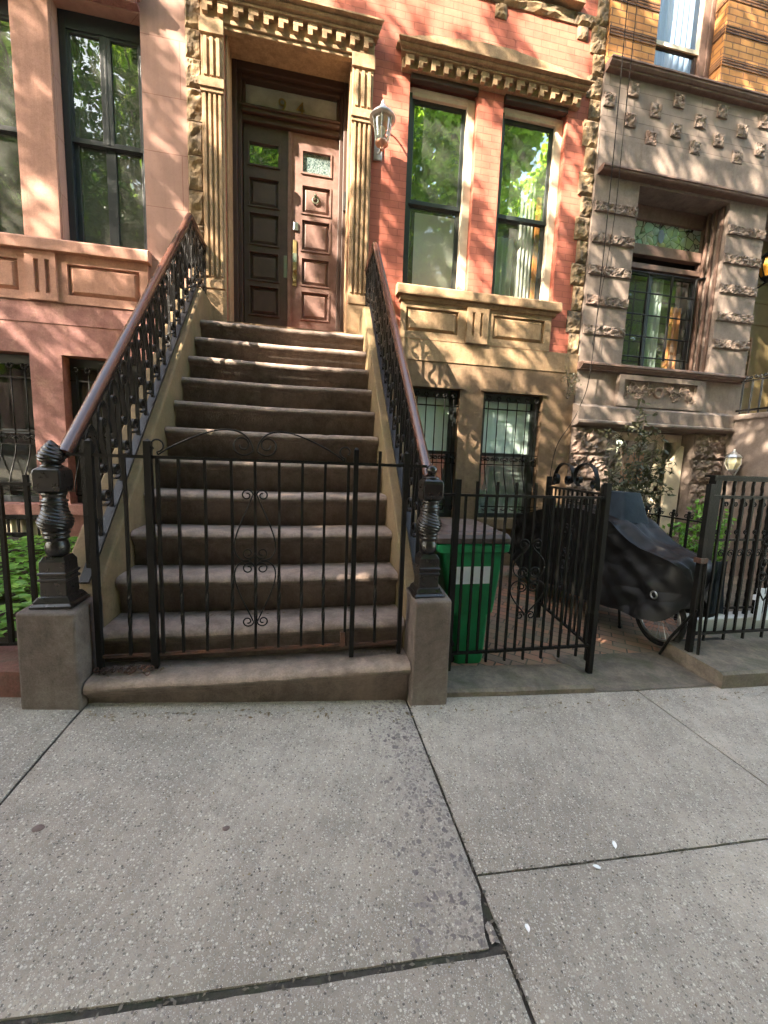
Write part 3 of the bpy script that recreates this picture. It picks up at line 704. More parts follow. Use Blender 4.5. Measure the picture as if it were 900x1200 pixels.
# ------------------------------------------------------------------ gate across the steps
gate = thing('stoop_gate', (-.25, 2.235, -1.13), 'low black iron gate with a lyre crest closing off the front steps', 'gate')
GY = 2.235; TZ = -.012; BZ = -1.066
def sbar(root, x, y, z0, z1, w=.014, name='bar', mat='iron', twist=True):
    m = MB()
    if twist:
        n = 40; rows = []
        for i in range(n + 1):
            z = z0 + (z1 - z0) * i / n; a = PI / 4 + (max(0, min(1, (i / n - .12) / .3)) * PI * 1.5)
            rows.append([(x + w * .72 * math.cos(a + PI / 2 * k), y + w * .72 * math.sin(a + PI / 2 * k), z) for k in range(4)])
        m.grid(rows, close_u=True); m.poly(rows[0]); m.poly(rows[-1])
    else: m.box(x - w / 2, x + w / 2, y - w / 2, y + w / 2, z0, z1)
    jx, jy = random.gauss(0, .0028), random.gauss(0, .003)
    if name == 'bar': m.v = [(px + jx * math.sin((pz - z0) * 2.6) * (1 + (pz - z0)), py + jy * (pz - z0), pz) for px, py, pz in m.v]
    return m.build(name, M[mat], root)
m = MB(); m.box(-1.15, .68, GY - .008, GY + .008, TZ - .012, TZ + .004); m.build('top_rail', M['iron'], gate)
m = MB(); m.box(-.765, .245, GY - .007, GY + .007, BZ - .010, BZ + .006); m.box(-1.05, -.80, GY - .007, GY + .007, BZ - .010, BZ + .006); m.box(.285, .55, GY - .007, GY + .007, BZ - .010, BZ + .006); m.build('bottom_rail', M['iron_rust'], gate)
for x, zb, zt, wd in ((-.787, -1.143, .07, .034), (.271, -1.145, .07, .026), (-1.052, -1.143, .06, .028), (.557, -1.14, .06, .024)):
    m = MB(); m.box(x - wd / 2, x + wd / 2, GY - wd / 2, GY + wd / 2, zb, zt - .008); m.grid([[(x - wd / 2, GY - wd / 2, zt - .008), (x + wd / 2, GY - wd / 2, zt - .008), (x + wd / 2, GY + wd / 2, zt - .008), (x - wd / 2, GY + wd / 2, zt - .008)], [(x, GY, zt + .006)] * 4], close_u=True)
    m.build('gate_post', M['iron'], gate)
for x in (-.643, -.522, -.393, -.268, -.145, -.019, .105): sbar(gate, x, GY, BZ, TZ - .01)
for x in (-.745, .23): sbar(gate, x, GY, BZ, TZ - .01, .016, 'gate_stile', twist=False)
for x in (-.905, .407): sbar(gate, x, GY, BZ, TZ + (.07 if x > 0 else -.01), .015)
U, W = (1, 0, 0), (0, 0, 1)
m = MB(); gy = GY - .012
for s in (1, -1):
    cx = -.266
    rib = lambda pts, r=.0045: m.tube(pts, r, 6)
    rib(spiral((cx - s * .062, gy, .062), .058, .014, -PI * .15 if s > 0 else PI * 1.15, -1.45 * s, U, W, 34))
    a = spiral((cx - s * .062, gy, .062), .058, .014, -PI * .15 if s > 0 else PI * 1.15, -1.45 * s, U, W, 34)[0]
    rib(bez(a, (cx - s * .02, gy, .11), (cx - s * .08, gy, .16), (cx - s * .2, gy, .13), 16))
    rib(bez((cx - s * .2, gy, .13), (cx - s * .30, gy, .10), (cx - s * .42, gy, .04), (cx - s * .47, gy, TZ + .008), 12))
    rib([(cx - s * .47, gy, TZ + .008)] + spiral((cx - s * .476, gy, .045), .034, .022, -PI / 2, .9 * s, U, W, 20))
m.build('crest_scroll', M['iron'], gate, smooth=True)
m = MB()
for s in (1, -1):
    cx = -.268; gy = GY - .013
    def loop(z0, z1, up, big):
        # one half of a long heart between z0 (curls) and z1 (point)
        sgn = 1 if up else -1
        m.tube(spiral((cx + s * .036, gy, z0), .034, .01, (PI if s > 0 else 0), (-1.3 if s > 0 else 1.3) * sgn, U, W, 24)[::-1], .004, 6)
        st = (cx + s * .002, gy, z0)
        m.tube(bez((cx + s * .002, gy, z0), (cx + s * .01, gy, z0 + sgn * .06), (cx + s * .10, gy, z0 + sgn * .055), (cx + s * .107, gy, z0 - sgn * .025), 14), .004, 6)
        m.tube(bez((cx + s * .107, gy, z0 - sgn * .025), (cx + s * .115, gy, z0 - sgn * .10), (cx + s * .03, gy, z0 - sgn * .25), (cx + s * .012, gy, z1), 16), .004, 6)
        m.tube(spiral((cx + s * .04, gy, z1), .032, .009, (PI if s > 0 else 0), (1.3 if s > 0 else -1.3) * sgn, U, W, 22), .004, 6)
    loop(-.60, -.90, True, 1)
    loop(-.515, -.20, False, 1)
m.build('heart_scroll', M['iron'], gate, smooth=True)
m = MB(); m.box(.205, .232, GY - .014, GY + .014, -1.08, -.99); m.build('latch', M['iron_rust'], gate, bevel=.003)
# chain and litter by the gate post
m = MB(); random.seed(3)
for i in range(34):
    a = random.uniform(0, 6.28); p = V((-.93 + random.gauss(0, .07), 2.2 + random.gauss(0, .018), -1.135 + random.uniform(0, .02)))
    u = V((math.cos(a), math.sin(a), random.uniform(-.3, .3))).normalized(); w2 = u.orthogonal().normalized()
    m.torus(p, .011, .003, (u, w2, u.cross(w2)), 10, 5)
single(m, 'chain', M['iron_rust'], 'rusty chain heaped on the bottom step by the gate post', 'chain', (-.93, 2.2, -1.14), smooth=True)
def bits(name, label, n, fx, group=None, mat='dry_leaf', sz=.012):
    m = MB()
    for i in range(n):
        x, y, z = fx(); a = random.uniform(0, 6.28); s = sz * random.uniform(.4, 1.2)
        u = V((math.cos(a), math.sin(a), random.uniform(-.3, .3))) * s; v = V((-math.sin(a), math.cos(a), random.uniform(-.4, .4))) * s * .55
        p = V((x, y, z + .004)); m.poly([p - u, p + v * .8, p + u, p - v])
    o = m.build(name, M[mat], None); o['kind'] = 'stuff'; tag(o, label, 'leaf litter'); return o
bits('leaf_litter', 'dry leaf litter strewn along the foot of the front steps', 210, lambda: (lambda x: (x, 2.09 - abs(random.gauss(0, .05)), g(x, 2.05)))(random.uniform(-1.05, 3.3)))
bits('leaf_litter', 'dry leaf crumbs lying on the treads behind the gate', 150, lambda: random.choice([(random.uniform(-1.02, -.7), 2.2 + random.gauss(0, .03), -1.14), (random.uniform(-1.05, .58), stepY(3) - .02 - abs(random.gauss(0, .02)) + .0, stepZ(2) - .006), (random.uniform(.3, .56), 2.26, -1.14)]))
random.seed(31)
bits('grit', 'fine grit and leaf crumbs sprinkled over the pavement slabs', 420, lambda: (lambda x, y: (x, y, g(x, y) - .001))(random.uniform(-1.9, 3.2), .6 + 1.5 * random.random() ** .8), sz=.0055)
bits('joint_dirt', 'dirt and leaf crumbs packed into the pavement joints', 330, lambda: random.choice([(lambda y: (.6 + random.gauss(0, .006), y, g(.6, y) - .004))(random.uniform(.5, 2.1)), (lambda x: (x, .93 + random.gauss(0, .008), g(x, .93) - .008))(random.uniform(-1.4, .58)), (lambda x: (x, 1.145 + random.gauss(0, .004), g(x, 1.145) - .004))(random.uniform(.62, 3.0))]), sz=.008, mat='soil_bits')
bits('leaf_litter', 'dry leaves scattered over the brick paving by the bin', 120, lambda: (lambda x, y: (x, y, g(x, y)))(random.uniform(1.2, 3.4), random.uniform(2.5, 4.5)))

# ------------------------------------------------------------------ front fence with heart, open gate leaf, right-hand fence
FY = 2.40; FT = -.19; FB = -1.25
fence = thing('iron_fence', (1.45, FY, -1.42), 'black iron fence panel with a heart scroll in front of the green bin', 'fence')
m = MB(); m.box(.78, 2.0, FY - .012, FY + .012, FT - .008, FT + .008); m.build('top_rail', M['iron'], fence)
m = MB(); m.box(.86, 2.0, FY - .012, FY + .012, FB - .008, FB + .008); m.build('bottom_rail', M['iron'], fence)
sbar(fence, .94, FY, -1.40, -.09, .036, 'post', twist=False); sbar(fence, 2.022, FY, -1.50, -.088, .035, 'post', twist=False)
xs = [1.006 + .0688 * i for i in range(15)]
for i, x in enumerate(xs):
    sbar(fence, x, FY, (FB - .075 if i % 2 else FB - .012), (-.10 if (i % 2 and i < 9) else FT), .0145, 'bar', twist=False)
m = MB(); gy = FY - .014
for s in (1, -1):
    cx = 1.472
    rib = lambda pts, r=.005: m.tube(pts, r, 6)
    rib(spiral((cx + s * .05, gy, -.51), .04, .012, PI if s > 0 else 0, -1.3 * s, U, W, 22))
    rib(bez((cx + s * .012, gy, -.51), (cx + s * .02, gy, -.56), (cx + s * .11, gy, -.58), (cx + s * .115, gy, -.66), 14))
    rib(bez((cx + s * .115, gy, -.66), (cx + s * .115, gy, -.74), (cx + s * .02, gy, -.76), (cx + s * .01, gy, -.70), 12))
    rib(spiral((cx + s * .048, gy, -.70), .04, .012, PI if s > 0 else 0, -1.3 * s, U, W, 22))
    rib(spiral((cx + s * .045, gy, -.80), .036, .012, PI if s > 0 else 0, 1.3 * s, U, W, 22))
    rib(bez((cx + s * .009, gy, -.80), (cx + s * .02, gy, -.74), (cx + s * .125, gy, -.74), (cx + s * .125, gy, -.82), 14))
    rib(bez((cx + s * .125, gy, -.82), (cx + s * .12, gy, -.89), (cx + s * .02, gy, -.96), (cx, gy, -1.0), 14))
    rib(spiral((cx + s * .04, gy, -1.0), .03, .01, PI if s > 0 else 0, -1.3 * s, U, W, 20))
m.build('heart_scroll', M['iron'], fence, smooth=True)

leaf = thing('areaway_gate', (2.03, 2.44, -1.46), 'black iron gate with scrolled crest standing open into the brick areaway', 'gate')
A = V((2.045, 2.45)); B = V((2.205, 3.36)); D = (B - A); DU = V((D.x, D.y, 0)).normalized(); NN = V((DU.y, -DU.x, 0))
def lp(t, z): return V((A.x + D.x * t, A.y + D.y * t, z))
for t, w_, z0, z1 in ((.02, .026, -1.40, -.10), (1.0, .036, -1.43, -.075)):
    m = MB(); m.ribbon([lp(t, z0), lp(t, z1)], NN, w_, w_); m.build('stile', M['iron'], leaf)
for z, nme in ((-.17, 'top_rail'), (-1.28, 'bottom_rail')):
    m = MB(); m.ribbon([lp(0, z), lp(1, z)], NN, .024, .016); m.build(nme, M['iron'], leaf)
for i in range(1, 12):
    t = i / 12
    m = MB(); m.ribbon([lp(t, -1.28), lp(t, -.17)], NN, .0135, .0135); m.build('bar', M['iron'], leaf)
m = MB()
uu = DU
def crest(c, s):
    p = bez(lp(c - s * .42, -.15), lp(c - s * .40, .02), lp(c - s * .28, .07), lp(c - s * .12, .03), 18)
    q = bez(lp(c - s * .12, .03), lp(c - s * .02, .0), lp(c - s * .0, -.10), lp(c - s * .1, -.12), 10)
    m.ribbon(p + q[1:], NN, .03, .008)
    m.ribbon(spiral(lp(c - s * .12, -.09), .04, .012, -PI / 2, 1.2, uu, W, 20), NN, .03, .007)
    m.ribbon(spiral(lp(c - s * .36, -.10), .05, .014, PI / 2, 1.2, uu, W, 20), NN, .03, .007)
crest(.52, 1); crest(.48, -1)
m.build('crest_scroll', M['iron'], leaf)
m = MB()
for s in (1, -1):
    for (cz, r, sg) in ((-.50, .05, 1), (-.70, .05, 1), (-.80, .045, -1), (-.98, .035, 1)):
        m.ribbon(spiral(lp(.5 + s * .055, cz), r, .014, PI if s > 0 else 0, -1.35 * s * sg, uu, W, 22), NN, .012, .006)
    m.ribbon(bez(lp(.5 + s * .01, -.80), lp(.5 + s * .05, -.72), lp(.5 + s * .17, -.76), lp(.5, -1.0), 18), NN, .012, .006)
    m.ribbon(bez(lp(.5 + s * .01, -.50), lp(.5 + s * .05, -.58), lp(.5 + s * .17, -.66), lp(.5 + s * .01, -.70), 18), NN, .012, .006)
m.build('heart_scroll', M['iron'], leaf)

rf = thing('iron_fence', (3.4, 2.45, -1.42), 'black iron fence panel on the raised kerb at the right end, with a curling scroll', 'fence')
RY = 2.45
sbar(rf, 2.93, RY, -1.50, -.075, .038, 'post', twist=False)
m = MB(); m.box(2.93, 4.6, RY - .012, RY + .012, -.172, -.156); m.build('top_rail', M['iron'], rf)
m = MB(); m.box(2.93, 4.6, RY - .012, RY + .012, -1.24, -1.224); m.build('bottom_rail', M['iron'], rf)
for i in range(1, 18):
    sbar(rf, 2.96 + .094 * i, RY, -1.224 - (.07 if i % 2 else .012), -.16 + (.0 if i % 2 else .0), .0145, 'bar', twist=False)
m = MB(); m.tube([(2.955, RY - .02, -.66), (2.962, RY - .02, -.9), (2.965, RY - .03, -1.1), (2.958, RY - .05, -1.3), (2.95, RY - .06, -1.49)], .012, 8); m.build('drop_rod', M['iron'], rf)
m = MB(); m.tube([(2.93, RY - .02, -1.03), (2.86, RY + .1, -1.3), (2.84, RY + .16, -1.47)], .011, 8); m.build('brace', M['iron'], rf)
m = MB(); m.box(2.895, 2.965, RY - .03, RY + .03, -.67, -.63); m.build('hinge_clamp', M['iron_rust'], rf, bevel=.004)
m = MB(); gy = RY - .014
for s in (1, -1):
    cx = 3.56
    for cz, sg in ((-.5, 1), (-.68, 1), (-.78, -1)): m.tube(spiral((cx + s * .052, gy, cz), .045, .012, PI if s > 0 else 0, -1.35 * s * sg, U, W, 22), .0055, 6)
    m.tube(bez((cx + s * .01, gy, -.5), (cx + s * .03, gy, -.55), (cx + s * .14, gy, -.6), (cx + s * .01, gy, -.68)), .0055, 6)
    m.tube(bez((cx + s * .01, gy, -.78), (cx + s * .04, gy, -.70), (cx + s * .17, gy, -.76), (cx, gy, -.98)), .0055, 6)
m.build('heart_scroll', M['iron'], rf, smooth=True)

lf = thing('iron_fence', (-2.4, 2.36, -1.1), 'black iron fence in front of the leafy planting bed', 'fence')
LY = 2.36
m = MB(); m.box(-5.2, -1.27, LY - .011, LY + .011, -.185, -.169); m.build('top_rail', M['iron'], lf)
m = MB(); m.box(-5.2, -1.36, LY - .011, LY + .011, -1.035, -1.02); m.build('bottom_rail', M['iron'], lf)
for i in range(30):
    x = -1.405 - .122 * i
    sbar(lf, x, LY, -1.06 if i % 2 == 0 else -1.035, -.13 if i % 2 == 0 else -.175, .02, 'bar', twist=False)
pf = thing('iron_fence', (3.72, 3.9, -1.5), 'low black iron fence with curled tips beyond the covered bike', 'fence')
PFX = 3.72
m = MB(); m.box(PFX - .012, PFX + .012, 3.06, 5.2, -.47, -.455); m.build('top_rail', M['iron'], pf)
m = MB(); m.box(PFX - .012, PFX + .012, 3.06, 5.2, -1.30, -1.285); m.build('bottom_rail', M['iron'], pf)
y = 3.12
while y < 5.2:
    sbar(pf, PFX, y, -1.5, -.40, .018, 'bar', twist=False)
    m = MB()
    for s in (1, -1): m.tube(spiral((PFX, y + s * .028, -.43), .024, .008, PI if s > 0 else 0, -1.2 * s, (0, 1, 0), W, 14), .005, 6)
    m.ball((PFX, y, -.39), .016, 6); m.build('curled_tip', M['iron'], pf)
    y += .17
of = thing('ornate_iron_fence', (4.3, 3.08, -1.5), 'tall black ironwork screen with twisted bars and a flat cap behind the end fence', 'iron screen')
OY = 3.08
m = MB(); m.box(3.66, 5.4, OY - .05, OY + .05, -.03, -.01); m.box(3.69, 5.4, OY - .025, OY + .025, -.06, -.03); m.build('cap', M['iron'], of)
for z in (-.22, -.62, -1.3): m = MB(); m.box(3.7, 5.4, OY - .01, OY + .01, z - .01, z + .01); m.build('rail', M['iron'], of)
sbar(of, 3.73, OY, -1.5, -.06, .07, 'post', twist=False)
for i in range(14):
    x = 3.84 + .11 * i; m = MB()
    m.lathe(x, OY, [(.012, -1.5 + 1.44 * j / 60) for j in range(61)], 10, lambda th, z: .35 * math.cos(3 * th + z * 60)); m.build('twisted_bar', M['iron'], of, smooth=True)
    m = MB(); m.tube(sscroll((x + .03, OY - .012, -.28), (x - .03, OY - .012, -.54), U, W, .026), .006, 6); m.tube(spiral((x + .05, OY - .012, -.75), .04, .01, 0, 1.4, U, W, 18), .006, 6); m.build('scroll', M['iron'], of, smooth=True)
# ------------------------------------------------------------------ windows
def frame_boxes(m, x0, x1, z0, z1, y0, y1, wl, wr=None, wt=None, wb=None):
    wr = wl if wr is None else wr; wt = wl if wt is None else wt; wb = wl if wb is None else wb
    if wl: m.box(x0, x0 + wl, y0, y1, z0, z1)
    if wr: m.box(x1 - wr, x1, y0, y1, z0, z1)
    if wt: m.box(x0 + wl, x1 - wr, y0, y1, z1 - wt, z1)
    if wb: m.box(x0 + wl, x1 - wr, y0, y1, z0, z0 + wb)
def room(x0, x1, z0, z1, y0, y1, parent, mat='dark_room'):
    m = MB()
    m.quad((x0, y0, z0), (x1, y0, z0), (x1, y1, z0), (x0, y1, z0)); m.quad((x0, y0, z1), (x0, y1, z1), (x1, y1, z1), (x1, y0, z1))
    m.quad((x0, y0, z0), (x0, y1, z0), (x0, y1, z1), (x0, y0, z1)); m.quad((x1, y0, z0), (x1, y0, z1), (x1, y1, z1), (x1, y1, z0))
    m.quad((x0, y1, z0), (x1, y1, z0), (x1, y1, z1), (x0, y1, z1))
    return m.build('room', M[mat], parent)
def pane(x0, x1, z0, z1, y, parent, mat='glass', name='pane'):
    m = MB(); m.quad((x0, y, z0), (x1, y, z0), (x1, y, z1), (x0, y, z1)); m.box(x0 + .001, x1 - .001, y + .004, y + .006, z0 + .001, z1 - .001)
    m = MB(); m.quad((x0, y, z0), (x1, y, z0), (x1, y, z1), (x0, y, z1))
    return m.build(name, M[mat], parent)
def folds(x0, x1, z0, z1, y, parent, mat, name='curtain', n=40, amp=.03, k=7, seed=0):
    m = MB(); rows = []
    for j in range(9):
        w = j / 8; rows.append([(x0 + (x1 - x0) * i / n, y + amp * (.5 + .5 * w) * math.sin(k * 2 * PI * i / n + 1.2 * noise.noise(V((i * .2, w * .8, seed)))), z1 + (z0 - z1) * w) for i in range(n + 1)])
    m.grid(rows); return m.build(name, M[mat], parent, smooth=True)

# ------------------------------------------------------------------ the red brick house
FYM = 5.3
H = thing('brick_row_house', (1.2, 5.3, -1.45), 'red brick row house with tan stone door surround and double wooden door', 'house')
m = MB()
wins = [(1.17, 2.05, 2.24, 4.63), (2.39, 3.29, 2.24, 4.63)]
ups = [(.9 + 1.2 * i - 1.5, 1.75 + 1.2 * i - 1.5, 5.86, 7.9) for i in (0, 1, 2, 3)]
ups = [(-.75, .15, 5.86, 7.9), (1.17, 2.05, 5.86, 7.9), (2.39, 3.29, 5.86, 7.9)]
walls(m, -1.172, 3.59, 1.59, 9.2, FYM, [(-.94, .47, 1.59, 4.66, .5)] + [(*w_, .16) for w_ in wins] + [(*w_, .16) for w_ in ups])
m.build('brick_wall', M['red_brick'], H)
m = MB(); m.box(-1.345, 3.76, 5.9, 13, 1.5, 9.15); m.quad((-1.345, 5.3, 9.2), (3.76, 5.3, 9.2), (3.76, 13, 9.2), (-1.345, 13, 9.2)); m.build('roof', M['dark_room'], H)
m = MB(); by = 5.262
bw = [(1.22, 2.02, -.74, 1.0), (2.36, 3.25, -.74, 1.0)]
walls(m, -1.345, 3.735, -1.7, 1.592, by, [(*w_, .26) for w_ in bw])
m.quad((-1.345, by, 1.592), (3.735, by, 1.592), (3.735, 5.31, 1.592), (-1.345, 5.31, 1.592))
m.build('stone_base', M['tan_dark'], H)
m = MB(); m.box(1.1, 3.735, by - .012, by + .002, 1.335, 1.596); m.build('belt_course', M['tan'], H, bevel=.004)
for (a, b, c, d) in bw:
    m = MB(); m.box(a - .06, b + .05, by - .035, by - .001, d + .0, d + .035); m.build('window_head', M['tan_dark'], H, bevel=.004)
m = MB(); m.quad((-1.3449, 5.312, 1.6), (-1.172, 5.312, 1.6), (-1.172, 5.312, 9.2), (-1.3449, 5.312, 9.2)); m.build('quoin_backing', M['tan_dark'], H); m = MB(); m.quad((3.59, 5.312, 1.6), (3.747, 5.312, 1.6), (3.747, 5.312, 9.2), (3.59, 5.312, 9.2)); m.build('quoin_backing', M['tan_dark'], H)
# quoins
m = MB(); random.seed(11)
z = 1.6; i = 0
while z < 9.1:
    h = random.uniform(.24, .34); rough(m, 3.53 if i % 2 else 3.585, 3.742, z + .006, min(z + h, 9.15) - .006, 5.31, .07, 8, 9, i, .5); z += h; i += 1
m.build('quoin_strip', M['quoin'], H); m = MB(); z = -.2
while z < 9.1:
    h = random.uniform(.26, .36); rough(m, -1.342, -1.176, z + .006, min(z + h, 9.15) - .006, 5.31, .055, 8, 10, i + 40, .5); z += h; i += 1
m.build('quoin_strip', M['quoin'], H)
# door surround
ds = MB()
for (a, b) in ((-1.17, -.945), (.475, .715)):
    ds.box(a, b, 5.215, 5.31, 1.40, 4.641)
ds.box(-.945, .475, 5.235, 5.30, 4.60, 4.641)
o_ds = ds.build('door_surround', M['tan'], H, bevel=.008)
for (a, b) in ((-1.17, -.945), (.475, .715)):
    m = MB(); w_ = b - a
    m.box(a - .012, b + .012, 5.20, 5.216, 1.40, 1.9)                     # plinth
    for k in (0, 1, 2, 3): m.box(a + .02 + k * (w_ - .04 - .028) / 3, a + .048 + k * (w_ - .04 - .028) / 3, 5.196, 5.216, 2.05, 3.93)   # reeds
    m.box(a, b, 5.199, 5.216, 1.92, 2.02)
    m.box(a - .016, b + .016, 5.17, 5.216, 3.97, 4.06); m.box(a - .006, b + .006, 5.185, 5.216, 3.93, 3.97)
    for k in (0, 1, 2): m.box(a + .03 + k * (w_ - .06 - .035) / 2, a + .065 + k * (w_ - .06 - .035) / 2, 5.194, 5.216, 4.10, 4.47)
    m.box(a - .012, b + .012, 5.19, 5.216, 4.5, 4.64)
    m.build('pilaster_reeding', M['tan'], o_ds, bevel=.004)
def cornice(x0, x1, zf0, zs, y, name, parent, ztop, dent, ped=None):
    """frieze with a row of L-shaped dentils under a moulded cornice"""
    m = MB()
    m.box(x0, x1, y, y + .1, zf0, zs + .02)
    o = m.build(name, M['tan'], parent, bevel=.006)
    m = MB(); e = .05
    dz = (ztop - zs); prof = [(y + .1, zs + .003), (y - .06, zs + .003), (y - .06, zs + .20 * dz), (y - .048, zs + .24 * dz), (y - .048, zs + .34 * dz), (y - .085, zs + .40 * dz), (y - .10, zs + .60 * dz), (y - .10, zs + .68 * dz), (y - .088, zs + .72 * dz), (y - .088, zs + .78 * dz), (y - .14, zs + .84 * dz), (y - .14, ztop), (y + .1, ztop + .02)]
    rows = []
    L = len(prof)
    for x, s in ((x0, -1), (x1, 1)):
        rows.append([(x + s * max(0, (y - .0) - p[0]) * .6, p[0], p[1]) for p in prof])
    m.grid(rows, close_u=True); m.poly(rows[0]); m.poly(list(reversed(rows[1])))
    m.build('cornice_moulding', M['tan'], o, bevel=.003)
    n = int((x1 - x0) / dent); hh = .115
    for i in range(n):
        x = x0 + (i + .5) * (x1 - x0) / n - dent * .35
        m = MB(); m.box(x, x + dent * .70, y - .045, y + .002, zs - hh * .50, zs + .001)
        m.box(x, x + dent * .36, y - .044, y + .002, zs - hh, zs - hh * .499); m.build('dentil', M['tan'], o)
    if ped:
        m = MB(); m.prism([(x0 - .08, ztop + .021), (x1 + .08, ztop + .021), (x1 + .04, ztop + .10), (x1 - .35, ztop + ped * .72), ((x0 + x1) / 2 + .2, ztop + ped), ((x0 + x1) / 2 - .2, ztop + ped), (x0 + .35, ztop + ped * .72), (x0 - .04, ztop + .10)], 'y', y - .02, y + .1); m.build('pediment', M['tan'], o, bevel=.006)
    return o
cornice(-1.17, .72, 4.642, 4.80, 5.215, 'door_cornice', H, 4.92, .148)
cornice(1.06, 3.42, 4.632, 4.745, 5.235, 'window_cornice', H, 4.84, .148, .24)
for (a, b) in ((1.17, 2.05), (2.39, 3.29)):
    m = MB(); m.box(a + .01, b - .01, 5.27, 5.34, 4.57, 4.632); m.build('window_head', M['door_frame'], H, bevel=.006)
# sill and panelled apron
m = MB(); m.prism([(5.31, 2.10), (5.17, 2.10), (5.165, 2.12), (5.165, 2.205), (5.18, 2.222), (5.31, 2.238)], 'x', 1.085, 3.365); m.prism([(5.31, 2.04), (5.22, 2.05), (5.21, 2.098), (5.31, 2.098)], 'x', 1.13, 3.32); o_s = m.build('window_sill', M['tan'], H, bevel=.006)
def apron(x0, x1, z0, z1, y, panels, flutes, mats, parent):
    m = MB(); walls(m, x0, x1, z0, z1, y, [(*p, .035) for p in panels] + [(*f, .025) for f in flutes])
    m.quad((x1, y, z0), (x1, y + .06, z0), (x1, y + .06, z1), (x1, y, z1)); m.quad((x0, y, z0), (x0, y, z1), (x0, y + .06, z1), (x0, y + .06, z0))
    for p in panels:
        a, b, c, d = p; k = .055
        m.quad((a, y + .035, c), (b, y + .035, c), (b, y + .035, d), (a, y + .035, d))
        m.grid([[(a + .012, y + .034, c + .012), (b - .012, y + .034, c + .012), (b - .012, y + .034, d - .012), (a + .012, y + .034, d - .012)], [(a + k, y + .002, c + k * .8), (b - k, y + .002, c + k * .8), (b - k, y + .002, d - k * .8), (a + k, y + .002, d - k * .8)]], close_u=True)
        m.quad((a + k, y + .002, c + k * .8), (b - k, y + .002, c + k * .8), (b - k, y + .002, d - k * .8), (a + k, y + .002, d - k * .8))
    for f in flutes:
        a, b, c, d = f; m.quad((a, y + .025, c), (b, y + .025, c), (b, y + .025, d), (a, y + .025, d))
    return m.build('panelled_apron', M[mats], parent)
ap = apron(1.16, 3.27, 1.597, 2.06, 5.245, [(1.225, 1.93, 1.69, 1.975), (2.42, 3.17, 1.69, 1.985)], [], 'tan', H)
m = MB()
walls(m, 2.04, 2.34, 1.6, 2.05, 5.215, [(2.115, 2.15, 1.69, 1.985, .025), (2.225, 2.26, 1.69, 1.985, .025)])
for a in (2.115, 2.225): m.quad((a, 5.24, 1.69), (a + .035, 5.24, 1.69), (a + .035, 5.24, 1.985), (a, 5.24, 1.985))
m.quad((2.34, 5.215, 1.6), (2.34, 5.245, 1.6), (2.34, 5.245, 2.05), (2.34, 5.215, 2.05)); m.quad((2.04, 5.215, 1.6), (2.04, 5.215, 2.05), (2.04, 5.245, 2.05), (2.04, 5.245, 1.6))
m.build('fluted_block', M['tan'], ap)
# string course up high
m = MB()
xx = -1.17
random.seed(5)
while xx < 3.5:
    L = random.uniform(.8, 1.2); rough(m, xx + .004, min(xx + L, 3.59) - .004, 5.60, 5.74, 5.31, .07, 12, 4, xx); xx += L
for bx in (.45, 1.0, 2.2, 3.33): rough(m, bx, bx + .15, 5.45, 5.598, 5.31, .06, 5, 5, bx)
m.build('string_course', M['quoin'], H)
# windows of the main floor
def sash_window(root, x0, x1, z0, z1, zm, label=None):
    m = MB(); frame_boxes(m, x0 + .002, x1 - .002, z0, z1 - .03, 5.385, 5.46, .05, .105, .085, .0)
    m.box(x0 + .05, x1 - .105, 5.375, 5.46, z1 - .075, z1 - .032)
    wd = m.build('window', M['cream'], root, bevel=.006)
    if label: wd['label'] = label
    a, b = x0 + .05, x1 - .105
    m = MB(); frame_boxes(m, a, b, zm - .02, z1 - .10, 5.43, 5.462, .05, .05, .06, .05); m.build('sash', M['sash'], wd, bevel=.003)
    m = MB(); frame_boxes(m, a, b, z0 + .012, zm + .03, 5.468, 5.50, .055, .055, .05, .075); m.build('sash', M['sash'], wd, bevel=.003)
    m = MB(); m.box(a - .05 + .003, a + .004, 5.37, 5.43, z0 + .005, z1 - .1); m.build('jamb_strip', M['sash'], wd)
    pane(a + .045, b - .045, zm + .02, z1 - .155, 5.446, wd); pane(a + .05, b - .05, z0 + .08, zm - .01, 5.484, wd, 'glass_lower')
    m = MB(); m.box(x0, x1, 5.38, 5.5, z0 - .01, z0 + .012); m.build('sill_board', M['sash'], wd)
    return wd
w1 = sash_window(H, 1.17, 2.05, 2.24, 4.60, 3.31); w2 = sash_window(H, 2.39, 3.29, 2.24, 4.60, 3.31)
room(1.0, 3.5, 2.0, 4.9, 5.51, 8.5, H)
m = MB(); m.quad((1.36, 5.56, 2.24), (2.0, 5.56, 2.24), (2.0, 5.56, 3.27), (1.36, 5.56, 3.27)); m.build('roller_blind', M['blind_cream'], w1)
folds(2.87, 3.10, 2.24, 4.0, 5.62, w2, 'curtain', n=30, k=4); folds(2.6, 2.85, 2.24, 3.2, 5.68, w2, 'curtain_green', n=24, k=3)
m = MB(); m.box(3.11, 3.17, 5.57, 5.60, 2.24, 3.72); m.build('curtain_band', M['orange'], w2)
for (a, b, c, d) in ups:
    m = MB(); frame_boxes(m, a, b, c, d, 5.385, 5.46, .08, .08, .08, .06); m.box(a, b, 5.40, 5.45, (c + d) / 2 - .03, (c + d) / 2 + .03); uw = m.build('window', M['cream'], H); pane(a + .07, b - .07, c + .05, d - .07, 5.44, uw)
    m = MB(); m.box(a - .06, b + .06, 5.2, 5.4, c - .1, c - .002); m.build('window_sill', M['tan'], H); room(a - .05, b + .05, c - .1, d + .1, 5.48, 7, H)
